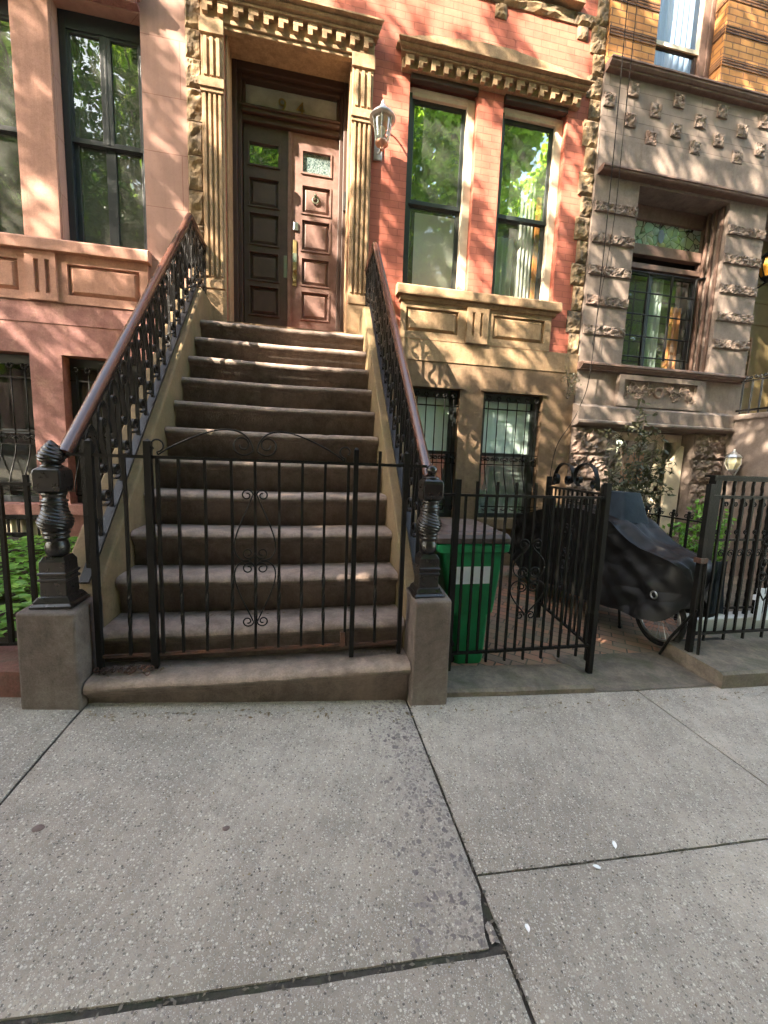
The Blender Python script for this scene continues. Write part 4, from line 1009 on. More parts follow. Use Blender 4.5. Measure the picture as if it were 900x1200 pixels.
# door recess
DY = 5.74
m = MB()
frame_boxes(m, -.94, .47, 1.40, 4.655, 5.60, DY + .06, .075, .06, .10, .0)
frame_boxes(m, -.868, .412, 1.40, 4.56, 5.655, DY + .05, .05, .05, .05, .0)
fr = m.build('door_frame', M['door_frame'], H, bevel=.008)
m = MB(); m.box(-.935, -.93 + .012, 5.31, 5.6, 1.4, 4.655); m.box(.456, .468, 5.30, 5.6, 1.4, 4.655); m.box(-.92, .456, 5.3, 5.6, 4.64, 4.655)
m.build('door_reveal', M['tan'], H)
m = MB(); m.box(-.815, .36, 5.62, DY + .04, 4.13, 4.215); m.box(-.82, .365, 5.60, DY + .04, 4.175, 4.205); m.box(-.815, .36, 5.66, DY + .04, 4.06, 4.13); m.build('transom_bar', M['door_frame'], H, bevel=.008)
m = MB(); frame_boxes(m, -.815, .36, 4.215, 4.60, 5.70, DY + .03, .035, .035, .085, .02); tw = m.build('transom_window', M['door_frame'], H, bevel=.005)
pane(-.782, .328, 4.232, 4.518, DY, tw, 'glass_hazy')
room(-.80, .35, 4.1, 4.66, DY + .05, 6.9, H, 'room_green')
def text(s, size, loc, mat, parent, name):
    cu = bpy.data.curves.new(name, 'FONT'); cu.body = s; cu.size = size; cu.extrude = .002; cu.align_x = 'CENTER'
    cu.materials.append(M[mat]); tmp = bpy.data.objects.new(name + '_tmp', cu); COL.objects.link(tmp); bpy.context.view_layer.update()
    me = bpy.data.meshes.new_from_object(tmp.evaluated_get(bpy.context.evaluated_depsgraph_get())); bpy.data.objects.remove(tmp); me.materials.clear(); me.materials.append(M[mat])
    o = bpy.data.objects.new(name, me); COL.objects.link(o); o.parent = parent
    o.location = V(loc) - root_loc(parent); o.rotation_euler = (PI / 2, 0, 0); return o
text('9', .22, (-.345, DY - .008, 4.275), 'brass', tw, 'house_number'); text('4', .22, (-.125, DY - .008, 4.275), 'brass', tw, 'house_number')
# hall light seen through the transom glass
hl = thing('hall_lamp', (-.26, 6.1, 4.3), 'small dark hall lamp glimpsed through the glass over the front door', 'lamp')
m = MB(); m.ball((-.26, 6.1, 4.42), .075, 8); m.build('shade', M['door_frame'], hl, smooth=True)
m = MB(); m.tube([(-.26, 6.1, 4.66), (-.26, 6.1, 4.48)], .008, 6); m.build('rod', M['brass'], hl)
def door_leaf(a, b, mat, label, glassmat, right):
    z0, z1 = 1.425, 4.055
    gx0, gx1 = (a + .065, b - .13) if not right else (a + .145, b - .105)
    pans = [(gx0, gx1, 3.618, 3.86), (gx0, gx1, 3.147, 3.462), (gx0, gx1, 2.70, 3.055), (gx0, gx1, 2.275, 2.595), (gx0, gx1, 1.85, 2.185)]
    m = MB(); walls(m, a, b, z0, z1, DY - .03, [(*p, .028) for p in pans])
    for p in pans[1:]:
        x0, x1, c, d = p; y = DY - .03; k = .045
        m.quad((x0, y + .028, c), (x1, y + .028, c), (x1, y + .028, d), (x0, y + .028, d))
        m.grid([[(x0 + .014, y + .026, c + .014), (x1 - .014, y + .026, c + .014), (x1 - .014, y + .026, d - .014), (x0 + .014, y + .026, d - .014)], [(x0 + k, y + .006, c + k), (x1 - k, y + .006, c + k), (x1 - k, y + .006, d - k), (x0 + k, y + .006, d - k)]], close_u=True)
        m.quad((x0 + k, y + .006, c + k), (x1 - k, y + .006, c + k), (x1 - k, y + .006, d - k), (x0 + k, y + .006, d - k))
        # bolection moulding round the panel
        frame_boxes(m, x0 - .018, x1 + .018, c - .018, d + .018, y - .012, y + .001, .018)
    x0, x1, c, d = pans[0]; frame_boxes(m, x0 - .02, x1 + .02, c - .02, d + .02, DY - .044, DY - .029, .02)
    m.quad((b, DY - .03, z0), (b, DY + .01, z0), (b, DY + .01, z1), (b, DY - .03, z1)); m.quad((a, DY - .03, z0), (a, DY - .03, z1), (a, DY + .01, z1), (a, DY + .01, z0))
    o = m.build('door', M[mat], H); o['label'] = label
    pane(x0, x1, c, d, DY - .01, o, glassmat)
    return o
dl = door_leaf(-.805, -.258, 'door_shaded', 'left door leaf, shade put into its dark brown colour', 'glass', False)
dr = door_leaf(-.235, .362, 'door_worn_lit', 'worn right door leaf with brass lock plate, sunlight put into its reddish colour', 'etched', True)
m = MB(); m.box(-.80, -.26, DY + .06, DY + .07, 3.6, 3.9); m.build('room', M['dark_room'], H)
m = MB(); m.box(-.272, -.222, DY - .05, DY - .026, 1.425, 4.05); m.build('astragal', M['door_worn_lit'], dr, bevel=.008)
m = MB(); m.box(-.318, -.276, DY - .04, DY - .029, 2.33, 2.60); m.build('escutcheon', M['patina'], dl, bevel=.004)
m = MB(); m.box(-.205, -.155, DY - .045, DY - .029, 2.24, 2.80); m.build('lock_plate', M['brass'], dr, bevel=.005)
m = MB(); m.box(-.205, -.155, DY - .047, DY - .044, 2.53, 2.64); m.build('lock_cover', M['patina'], dr, bevel=.001)
m = MB(); m.ball((-.18, DY - .065, 2.42), .024, 8); m.tube([(-.18, DY - .04, 2.42), (-.18, DY - .065, 2.42)], .012, 8); m.build('door_knob', M['brass'], dr, smooth=True)
m = MB(); m.lathe(0, 0, [(.026, 0), (.026, .02), (.02, .024)], 16)
m.v = [(-.18 + x, DY - .03 - z, 2.36 + y - .06) for x, y, z in m.v]; m.build('key_cylinder', M['brass'], dr, smooth=True)
m = MB(); m.box(-.20, -.14, DY - .05, DY - .029, 2.915, 3.01); m.box(-.19, -.16, DY - .056, DY - .049, 2.935, 2.99); m.build('upper_lock', M['steel'], dr, bevel=.006)
m = MB(); m.ball((.075, DY - .045, 3.36), .02, 6); m.torus((.075, DY - .04, 3.305), .036, .010, 'y', 28, 8); m.tube([(.075, DY - .028, 3.37), (.075, DY - .05, 3.36)], .02, 8); m.build('door_knocker', M['patina'], dr, smooth=True)
m = MB(); m.ball((.055, DY - .03, 3.07), .012, 5); m.build('peephole', M['brass'], dr)
m = MB(); m.box(.425, .465, 5.555, 5.595, 3.16, 3.38); m.box(.43, .46, 5.55, 5.556, 3.2, 3.3); ic = m.build('intercom', M['rubber'], H, bevel=.004)
m = MB(); m.box(-.94, .47, 5.45, 5.80, 1.396, 1.425); m.build('door_sill', M['step'], H, bevel=.006)
# basement windows and their grilles
def rosette(m, x, y, z, r):
    for k in range(6):
        a = k * PI / 3; m.ball((x + r * .62 * math.cos(a), y, z + r * .62 * math.sin(a)), r * .36, 4)
    m.torus((x, y, z), r * .38, r * .14, 'y', 12, 5)
def grille(parent, x0, x1, zt, zr, zf0, zf1, zb, y, n, name='window_grille', belly=.14, mat='iron'):
    m = MB(); m.box(x0, x1, y - .006, y + .006, zr - .008, zr + .008); m.box(x0, x1, y - .008, y + .008, zf1 - .008, zf1 + .006); m.box(x0, x1, y - .008, y + .008, zf0 - .008, zf0 + .006)
    gr = m.build(name, M[mat], parent)
    for i in range(n):
        x = x0 + (i + .5) * (x1 - x0) / n
        m = MB(); m.tube([(x, y, zt - .03), (x, y, zf0)], .008, 6)
        pts = bez((x, y, zf0), (x, y - .02, zf0 - (zf0 - zb) * .4), (x, y - belly * 1.5, zb + (zf0 - zb) * .35), (x, y - belly, zb + .02), 12)
        m.tube(pts + [V((x, y - belly * .5, zb)), V((x, y, zb + .01))], .008, 6); m.build('bar', M[mat], gr, smooth=True)
        m = MB(); rosette(m, x, y - .012, zt - .01, .042); m.build('rosette', M[mat], gr, smooth=True)
        m = MB(); c = (zf0 + zf1) / 2; r = (zf1 - zf0) * .22; d = (x1 - x0) / n
        for s in (1, -1): m.tube(spiral((x + s * d * .24, y - .008, c), r, r * .3, PI if s > 0 else 0, -1.4 * s, U, W, 16), .006, 6)
        m.ball((x, y - .008, c), r * .6, 5); m.build('frieze_scroll', M[mat], gr, smooth=True)
    m = MB(); m.ribbon([(x0 - .01, y - belly * .9, zb + .06), (x1 + .01, y - belly * .9, zb + .06)], (0, 1, 0), .012, .012); m.build('belly_rail', M[mat], gr)
    return gr
def base_window(x0, x1, z0, z1, zm, y, blind=True):
    m = MB(); frame_boxes(m, x0 + .003, x1 - .003, z0 + .003, z1 - .003, y, y + .08, .07, .10, .10, .06); wd = m.build('window', M['sash'], H, bevel=.004)
    m = MB(); frame_boxes(m, x0 + .07, x1 - .10, zm - .025, zm + .025, y + .02, y + .06, 0, 0, .05, 0); m.build('sash', M['sash'], wd)
    pane(x0 + .07, x1 - .1, zm, z1 - .1, y + .03, wd, 'glass_clear'); pane(x0 + .07, x1 - .1, z0 + .06, zm, y + .05, wd)
    m = MB(); m.quad((x0 + .05, y + .05, zm - .01), (x1 - .08, y + .05, zm - .01), (x1 - .08, y + .05, z1), (x0 + .05, y + .05, z1))
    for k in (1, 2, 3): m.box(x0 + .05, x1 - .08, y + .044, y + .049, zm + k * (z1 - zm) / 4 - .004, zm + k * (z1 - zm) / 4 + .004)
    m.build('blind', M['blind'], wd)
    m = MB(); m.quad((x0 + .05, y + .10, z0), (x1 - .08, y + .10, z0), (x1 - .08, y + .10, zm - .02), (x0 + .05, y + .10, zm - .02)); m.build('lower_curtain', M['curtain_green'], wd)
for (a, b, c, d) in bw:
    base_window(a, b, c, d, .16, 5.355); room(a - .1, b + .1, c - .1, d + .1, 5.535, 7, H)
    grille(H, a + .02, b - .01, .93, .78, .02, .16, -.62, 5.295, 6)
for (a, b, c, d) in bw:
    m = MB(); m.box(a - .03, b + .03, 5.17, 5.33, c - .14, c + .004); m.build('window_sill', M['tan_dark'], H, bevel=.006)
# lantern on the wall
lan = thing('wall_lantern', (.80, 5.25, 3.85), 'pale silver glass lantern on the brick beside the front door', 'lantern')
cx, cy = .805, 5.02; k = 5.02 / 5.3
def LS(m, r=1): m.v = [(cx + (x - cx) * (1.2 if r else 1), cy + (y - cy) * (1.2 if r else 1), 3.80 + (z - 3.80) * .86) for x, y, z in m.v]
m = MB(); m.lathe(cx, cy, [(.012, 4.06), (.02, 4.07), (.012, 4.085), (.014, 4.10), (.006, 4.105)], 14); m.lathe(cx, cy, [(.115, 3.895), (.118, 3.905), (.10, 3.935), (.06, 3.965), (.045, 3.975), (.046, 4.01), (.03, 4.035), (.02, 4.062)], 28); m.lathe(cx, cy, [(.098, 3.872), (.124, 3.88), (.126, 3.892), (.1, 3.9)], 28)
LS(m); m.build('cap', M['silver'], lan, smooth=True)
m = MB(); m.lathe(cx, cy, [(.055, 3.60), (.066, 3.66), (.088, 3.82), (.096, 3.876)], 24); LS(m); m.build('glass', M['lamp_glass'], lan, smooth=True)
m = MB()
for i in range(6):
    a = i * PI / 3 + .3; c, s = math.cos(a), math.sin(a)
    m.tube([(cx + .058 * c, cy + .058 * s, 3.6), (cx + .069 * c, cy + .069 * s, 3.66), (cx + .091 * c, cy + .091 * s, 3.82), (cx + .1 * c, cy + .1 * s, 3.876)], .006, 6)
LS(m); m.build('glazing_bars', M['silver'], lan)
m = MB(); m.lathe(cx, cy, [(.02, 3.515), (.012, 3.53), (.022, 3.545), (.045, 3.565), (.062, 3.585), (.062, 3.603), (.05, 3.607)], 20); LS(m); m.build('base', M['copper'], lan, smooth=True)
m = MB(); m.lathe(cx, cy, [(.012, 3.607), (.012, 3.7), (.028, 3.72), (.03, 3.77), (.012, 3.8)], 12); LS(m); m.build('bulb', M['cream'], lan, smooth=True)
m = MB(); m.tube(bez((cx, 5.30, 3.70), (cx, 5.16, 3.56), (cx, 5.0, 3.5), (cx, cy, 3.58)), .011, 8); m.tube(bez((cx - .0, 5.3, 3.95), (cx, 5.22, 4.2), (cx, 5.08, 4.2), (cx, cy, 4.03)), .011, 8); LS(m, 0); m.build('bracket', M['silver'], lan, smooth=True)
m = MB(); m.box(cx - .05, cx + .05, 5.275, 5.299, 3.62, 4.0); m.build('backplate', M['silver'], lan, bevel=.006)

# ------------------------------------------------------------------ the pink house on the left
P_ = thing('pink_row_house', (-3, 5.3, -1.2), 'pink stucco row house with dark tall windows and a mottled red stone base', 'house')
PX0 = -9.0
wl = [(-3.86, -2.995, 2.27, 4.62), (-2.635, -1.795, 2.27, 4.62), (-6.9, -6.0, 2.27, 4.62), (-5.7, -4.8, 2.27, 4.62)]
ul = [(a, b, 5.8, 7.9) for a, b, _, _ in wl]
m = MB(); walls(m, PX0, -1.345, 1.6, 9.0, 5.305, [(*w_, .2) for w_ in wl + ul]); m.build('stucco_wall', M['pink'], P_)
m = MB(); m.box(PX0, -1.35, 5.9, 13, 1.5, 8.95); m.quad((PX0, 5.305, 9.0), (-1.345, 5.305, 9.0), (-1.345, 13, 9.0), (PX0, 13, 9.0)); m.build('roof', M['dark_room'], P_)
bl = [(-3.93, -3.02, -.62, 1.06), (-2.705, -1.88, -.62, 1.06), (-6.9, -6.0, -.62, 1.06), (-5.7, -4.8, -.62, 1.06)]
m = MB(); walls(m, PX0, -1.347, -1.6, 1.602, 5.27, [(*w_, .24) for w_ in bl]); m.quad((PX0, 5.27, 1.602), (-1.347, 5.27, 1.602), (-1.347, 5.31, 1.602), (PX0, 5.31, 1.602)); m.build('stone_base', M['pink_base'], P_)
m = MB(); m.box(PX0, -1.35, 5.262, 5.271, 1.385, 1.604); m.build('belt_course', M['pink_base'], P_, bevel=.003)
m = MB(); m.prism([(5.31, 2.115), (5.185, 2.115), (5.185, 2.225), (5.2, 2.24), (5.31, 2.255)], 'x', -4.15, -1.752); m.prism([(5.31, 2.115), (5.185, 2.115), (5.185, 2.225), (5.2, 2.24), (5.31, 2.255)], 'x', -7.1, -4.6); m.build('window_sill', M['pink_plain'], P_, bevel=.006)
ap2 = apron(-4.05, -1.785, 1.61, 2.113, 5.25, [(-3.84, -3.06, 1.70, 2.02), (-2.59, -1.872, 1.70, 2.02)], [], 'pink_plain', P_)
m = MB(); walls(m, -2.975, -2.685, 1.615, 2.11, 5.222, [(-2.895, -2.85, 1.69, 2.03, .025), (-2.79, -2.745, 1.69, 2.03, .025)])
for a in (-2.895, -2.79): m.quad((a, 5.247, 1.69), (a + .045, 5.247, 1.69), (a + .045, 5.247, 2.03), (a, 5.247, 2.03))
for a in (-2.975, -2.685): m.quad((a, 5.222, 1.615), (a, 5.25, 1.615), (a, 5.25, 2.11), (a, 5.222, 2.11))
m.build('fluted_block', M['pink_plain'], ap2)
m = MB(); m.box(-2.992, -2.64, 5.275, 5.306, 2.26, 4.64); m.build('window_pier', M['pink_plain'], P_, bevel=.006)
m = MB(); random.seed(9)
m.box(-4.2, -1.79, 5.22, 5.31, 4.64, 4.68)
m.prism([(5.31, 4.82), (5.10, 4.82), (5.08, 4.90), (5.31, 4.93)], 'x', -4.25, -1.74)
xx = -4.15
while xx < -1.83:
    rough(m, xx, xx + .1, 4.68, 4.82, 5.24, .11, 6, 6, xx, .8); xx += .104
m.build('carved_hood', M['pink_base'], P_)
def pink_window(x0, x1, z0, z1, zm, detail=True):
    y = 5.43
    m = MB(); frame_boxes(m, x0 + .003, x1 - .003, z0, z1 - .003, y, y + .07, .07, .05, .17, .03); wd = m.build('window', M['sash_black'], P_, bevel=.005)
    mx = (x0 + x1) / 2 + .02
    m = MB(); frame_boxes(m, x0 + .07, x1 - .05, zm - .02, z1 - .17, y + .012, y + .045, .03, .03, .03, .05); m.box(mx - .055, mx + .055, y + .008, y + .05, zm, z1 - .17); m.box(mx - .012, mx + .012, y + .004, y + .01, zm, z1 - .17); m.build('sash', M['sash_black'], wd, bevel=.003)
    m = MB(); frame_boxes(m, x0 + .07, x1 - .05, z0 + .03, zm + .03, y + .05, y + .08, .045, .04, .05, .05); m.box(mx - .05, mx + .05, y + .046, y + .083, z0 + .03, zm + .02); m.build('sash', M['sash_black'], wd, bevel=.003)
    for (a, b, c, d, yy) in ((x0 + .1, mx - .05, zm + .03, z1 - .2, y + .03), (mx + .05, x1 - .08, zm + .03, z1 - .2, y + .03), (x0 + .115, mx - .05, z0 + .08, zm - .02, y + .068), (mx + .05, x1 - .09, z0 + .08, zm - .02, y + .068)): pane(a, b, c, d, yy, wd, 'glass_dim')
    room(x0 - .05, x1 + .05, z0 - .1, z1 + .1, y + .09, 7.5, P_)
for w_ in wl: pink_window(*w_, 3.385)
for w_ in ul: pink_window(*w_, 6.85)
for (a, b, c, d) in bl:
    m = MB(); frame_boxes(m, a + .003, b - .003, c + .003, d - .003, 5.42, 5.48, .08, .08, .1, .07); wd = m.build('window', M['sash_black'], P_)
    m = MB(); m.box(a + .08, b - .08, 5.43, 5.47, .18, .23); m.build('sash', M['sash_black'], wd); pane(a + .08, b - .08, c + .07, d - .1, 5.45, wd, 'glass_clear'); room(a - .05, b + .05, c - .05, d + .05, 5.5, 7, P_)
    if a > -4.5: grille(P_, a + .03, b - .03, .93, .80, .06, .20, -.52, 5.36, 6)
for (a, b, c, d) in bl:
    m = MB(); m.box(a - .04, b + .04, 5.2, 5.34, c - .12, c + .003); m.build('window_sill', M['pink_base'], P_, bevel=.006)
m = MB(); m.box(-3.75, -2.95, 5.235, 5.269, -1.32, -.80); vn = m.build('vent_panel', M['cream'], P_)
m = MB()
for i in range(8): m.box(-3.72 + i * .1, -3.70 + i * .1, 5.20, 5.22, -1.34, -.79)
m.box(-3.8, -2.9, 5.19, 5.22, -.79, -.74); m.box(-3.8, -2.9, 5.19, 5.22, -1.36, -1.33); m.build('vent_bars', M['iron'], vn)
pq = MB(); pq.box(-3.42, -3.04, 5.12, 5.15, -1.13, -.93); single(pq, 'plaque', M['iron'], 'small blank black plaque behind the fence above the leafy bed', 'plaque', (-3.2, 5.14, -1.03), bevel=.006)

# ------------------------------------------------------------------ the brownstone on the right
R = thing('brownstone_house', (6, 5.25, -1.5), 'mauve brownstone with rock-faced bands and a yellow brick upper floor', 'house')
RX0, RX1 = 3.747, 12.0; RY_ = 5.25
uw = [(4.45, 5.5, 5.235, 7.3), (7.4, 8.5, 5.235, 7.3), (9.2, 10.2, 5.235, 7.3)]
m = MB(); walls(m, RX0, RX1, 5.15, 9.6, RY_, [(*w_, .2) for w_ in uw]); m.quad((RX0, RY_, 5.2), (RX0, RY_, 9.6), (RX0, 6, 9.6), (RX0, 6, 5.2)); m.build('yellow_brick_wall', M['yellow_brick'], R)
m = MB(); m.quad((RX0, RY_ - .001, -1.7), (RX0, RY_ - .001, 5.2), (RX0, 6, 5.2), (RX0, 6, -1.7)); m.build('side_return', M['mauve'], R)
for z in (5.55, 5.94, 6.33, 6.72):
    for (a, b) in ((RX0, 4.448), (5.502, 7.398)):
        m = MB()
        for q in range(3): m.box(a, b, RY_ - .008, RY_ - .001, z + q * .036, z + q * .036 + .026)
        if a > 5: m.box(5.488, 5.499, RY_ + .004, RY_ + .19, z, z + .1)
        m.build('brick_band', M['band_brick'], R)
m = MB(); m.box(RX0, RX1, 5.95, 13, 1.5, 9.55); m.quad((RX0, RY_, 9.6), (RX1, RY_, 9.6), (RX1, 13, 9.6), (RX0, 13, 9.6)); m.build('roof', M['dark_room'], R)
def moulding(prof, x0, x1, mat, name, bev=.004): m = MB(); m.prism(prof, 'x', x0, x1); return m.build(name, M[mat], R, bevel=bev)
moulding([(5.30, 5.228), (5.125, 5.222), (5.125, 5.20), (5.14, 5.196), (5.14, 5.175), (5.165, 5.15), (5.18, 5.148), (5.18, 5.128), (5.20, 5.12), (5.30, 5.115)], RX0 - .005, RX1, 'mauve_trim', 'cornice_moulding')
m = MB(); walls(m, RX0, RX1, 4.38, 5.12, RY_, []); m.build('ashlar_wall', M['mauve_block'], R)
m = MB(); rs = 0
for r, (zc, x_0) in enumerate(((4.90, 4.10), (4.72, 3.755), (4.54, 4.10), (4.38, 4.44))):
    x = x_0
    while x < RX1 - .3:
        m = MB(); rough(m, x, x + .165, zc + .006, zc + .168, RY_ + .002, .042, 11, 11, rs, .6, 1.8, .5); rs += 1; x += .715; m.build('rock_faced_block', M['mauve_rough'], R)

m = MB(); walls(m, RX0, RX1, 3.965, 4.38, RY_ - .012, []); m.quad((RX0, RY_ - .012, 4.38), (RX1, RY_ - .012, 4.38), (RX1, RY_ + .01, 4.38), (RX0, RY_ + .01, 4.38)); m.build('lintel_band', M['mauve'], R)
moulding([(5.30, 3.99), (5.14, 3.985), (5.125, 3.975), (5.125, 3.952), (5.14, 3.948), (5.14, 3.93), (5.16, 3.915), (5.30, 3.912)], RX0 + .02, 6.9, 'mauve_trim', 'ledge')
m = MB(); walls(m, RX0, RX1, .86, 3.97, RY_, [(4.43, 5.95, 1.47, 3.875, .38), (6.62, 8.3, .92, 3.9, .8)]); m.build('stone_wall', M['mauve'], R)
i = 0
for (a, b) in ((RX0 + .02, 4.428), (5.955, 6.618)):
    for zc in (3.46, 3.07, 2.66, 2.27, 1.88):
        m = MB(); rough(m, a, b, zc + .004, zc + .126, RY_ + .002, .045, 44, 10, 100 + i, .55, 2.0, .55); i += 1; m.build('rock_faced_band', M['mauve_rough'], R)
moulding([(5.30, 1.50), (5.14, 1.488), (5.125, 1.475), (5.125, 1.45), (5.145, 1.445), (5.145, 1.43), (5.17, 1.41), (5.185, 1.405), (5.185, 1.39), (5.30, 1.385)], RX0 - .02, 6.60, 'mauve_trim', 'window_sill')
m = MB()
for k_, xx in enumerate((5.965, 5.99)): pass
for k_ in range(3): m.box(5.918 - .0 - k_ * .02, 5.949 - k_ * .018, RY_ + .06 + k_ * .09, RY_ + .10 + k_ * .09, 1.5, 3.87)
m.build('jamb_moulding', M['mauve_trim'], R, bevel=.006)
# panel with carving
m = MB(); walls(m, 4.38, 5.87, .93, 1.37, RY_ - .065, [(4.47, 5.72, 1.02, 1.30, .055)]); m.quad((4.47, RY_ - .01, 1.02), (5.72, RY_ - .01, 1.02), (5.72, RY_ - .01, 1.30), (4.47, RY_ - .01, 1.30))
m.quad((4.38, RY_ - .065, .93), (4.38, RY_ - .065, 1.37), (4.38, RY_, 1.37), (4.38, RY_, .93)); m.quad((5.87, RY_ - .065, .93), (5.87, RY_, .93), (5.87, RY_, 1.37), (5.87, RY_ - .065, 1.37))
cp = m.build('carved_panel', M['mauve'], R)
m = MB(); random.seed(4)
m.torus((5.1, RY_ - .018, 1.16), .07, .02, 'y', 24, 8)
for s in (1, -1):
    for j in range(9):
        cxx = 5.1 + s * (.13 + .055 * j); cz = 1.16 + .075 * math.sin(j * 1.35 + (.3 if s > 0 else 0))
        m.tube(spiral((cxx, RY_ - .02, cz), .052, .012, j * 1.1, 1.3 * (-1) ** j, U, W, 16), .012, 6)
        for q in range(3):
            a = j * 2.1 + q * 2.1; px, pz = cxx + .05 * math.cos(a), cz + .05 * math.sin(a)
            if 1.04 < pz < 1.285: m.ball((px, RY_ - .018, pz), .02, 5)
    m.tube([(5.1 + s * (.08 + .05 * j), RY_ - .018, 1.16 + .06 * math.sin(j * 1.2)) for j in range(11)], .012, 6)
m.build('carving', M['mauve_rough'], cp, smooth=True)
moulding([(5.30, .93), (5.245, .93), (5.13, .88), (5.13, .70), (5.10, .685), (5.10, .655), (5.14, .625), (5.30, .61)], RX0 - .02, 6.40, 'mauve', 'lower_ledge')
bwR = (4.39, 5.85, -1.0, .60)
m = MB(); walls(m, RX0 - .01, 6.62, -1.75, .64, RY_ - .005, [(*bwR, .3)]); m.build('base_wall', M['mauve'], R)
i = 0
for z0, z1 in ((.22, .60), (-.15, .21), (-.56, -.16), (-.95, -.57), (-1.5, -.96)):
    m = MB(); rough(m, RX0 - .005, 4.385, z0 + .004, z1 - .004, RY_, .07, 22, 13, 200 + i, .8, 1.5); m.build('rock_faced_block', M['mauve_rough'], R); m = MB(); rough(m, 5.855, 6.40, z0 + .01, z1 - .006, RY_, .07, 20, 13, 230 + i, .8, 1.5); i += 1; m.build('rock_faced_block', M['mauve_rough'], R)
# upper window
m = MB(); frame_boxes(m, 4.452, 5.498, 5.237, 7.298, RY_ + .17, RY_ + .26, .03, .2, .08, .03); m.box(5.40, 5.45, RY_ + .15, RY_ + .2, 5.237, 7.29); wd = m.build('window', M['mauve_trim'], R, bevel=.006)
m = MB(); frame_boxes(m, 4.48, 5.30, 5.24, 5.82, RY_ + .2, RY_ + .235, .04, .05, .06, .05); m.build('sash', M['door_frame'], wd); pane(4.51, 5.26, 5.28, 5.78, RY_ + .22, wd, 'glass_clear')
m = MB(); frame_boxes(m, 4.48, 5.30, 5.78, 7.25, RY_ + .18, RY_ + .21, .03, .04, .06, .05); m.build('sash', M['cream'], wd); pane(4.51, 5.26, 5.83, 7.2, RY_ + .19, wd, 'glass_clear')
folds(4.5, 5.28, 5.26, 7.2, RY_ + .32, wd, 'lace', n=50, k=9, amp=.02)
room(4.4, 5.6, 5.1, 7.4, RY_ + .4, 8, R)
for w_ in uw[1:]:
    m = MB(); frame_boxes(m, *w_, RY_ + .15, RY_ + .2, .1); wd = m.build('window', M['door_frame'], R); pane(w_[0] + .1, w_[1] - .1, w_[2] + .1, w_[3] - .1, RY_ + .17, wd); room(w_[0], w_[1], w_[2], w_[3], RY_ + .25, 7, R)
# parlour window: leaded transom over a barred casement
m = MB(); frame_boxes(m, 4.433, 5.947, 1.48, 3.872, RY_ + .32, RY_ + .40, .10, .06, .20, .07)
m.box(4.53, 5.89, RY_ + .30, RY_ + .40, 3.19, 3.335); m.box(4.53, 5.89, RY_ + .27, RY_ + .40, 2.98, 3.035 + .02); wd = m.build('window', M['mauve_trim'], R, bevel=.008)
pane(4.53, 5.89, 3.335, 3.672, RY_ + .36, wd, 'stained', 'leaded_pane')
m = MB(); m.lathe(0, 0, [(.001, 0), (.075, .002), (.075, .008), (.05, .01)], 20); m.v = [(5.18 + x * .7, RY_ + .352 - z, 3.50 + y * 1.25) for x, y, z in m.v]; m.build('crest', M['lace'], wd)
m = MB(); frame_boxes(m, 4.53, 5.89, 1.55, 2.98, RY_ + .345, RY_ + .385, .05, .05, .05, .06); m.box(5.06, 5.11, RY_ + .345, RY_ + .385, 1.6, 2.95); m.build('sash', M['sash_black'], wd); pane(4.57, 5.85, 1.6, 2.94, RY_ + .37, wd, 'glass_lower')
m = MB()
for x in (4.62, 4.95, 5.37, 5.80): m.tube([(x, RY_ + .25, 1.69), (x, RY_ + .25, 2.93)], .018 if x in (5.37, 5.80) else .013, 8)
for z in (1.72, 2.02, 2.33, 2.64, 2.92): m.tube([(4.5, RY_ + .25, z), (5.83, RY_ + .25, z)], .011, 8)
wg = m.build('window_grille', M['iron_rail'], R); m = MB(); m.tube([(5.8, RY_ + .24, 2.92), (5.93, RY_ + .24, 2.95)], .02, 8); m.build('fixing_pin', M['iron_rail'], wg)
folds(5.22, 5.42, 1.6, 2.95, RY_ + .46, wd, 'curtain_green', n=24, k=3); folds(5.60, 5.84, 1.6, 2.6, RY_ + .5, wd, 'orange', n=24, k=3, name='drape'); folds(4.6, 4.75, 1.6, 2.95, RY_ + .46, wd, 'curtain_green', n=20, k=2)
room(4.4, 6.0, 1.4, 3.9, RY_ + .56, 9, R)
# basement window
m = MB(); frame_boxes(m, 4.40, 5.84, -.99, .59, RY_ + .20, RY_ + .28, .09, .09, .12, .08); m.box(4.5, 5.75, RY_ + .21, RY_ + .27, -.32, -.22); m.box(5.42, 5.52, RY_ + .21, RY_ + .27, -.9, .5); wd = m.build('window', M['cream'], R, bevel=.006)
pane(4.49, 5.42, -.9, .48, RY_ + .25, wd); pane(5.52, 5.75, -.9, .48, RY_ + .25, wd)
m = MB(); m.prism([(5.53, -.98), (5.80, -.98), (5.80, .40), (5.76, .42), (5.70, .34), (5.63, .22), (5.57, .18), (5.53, .2)], 'y', RY_ + .10, RY_ + .15); m.build('shutter', M['cream'], wd, bevel=.01)
m = MB(); m.quad((5.0, RY_ + .45, -.2), (5.42, RY_ + .45, -.2), (5.42, RY_ + .45, .3), (5.0, RY_ + .45, .3)); m.build('orange_blind', M['orange'], wd)
room(4.3, 5.95, -1.1, .7, RY_ + .36, 8, R, 'room_green')
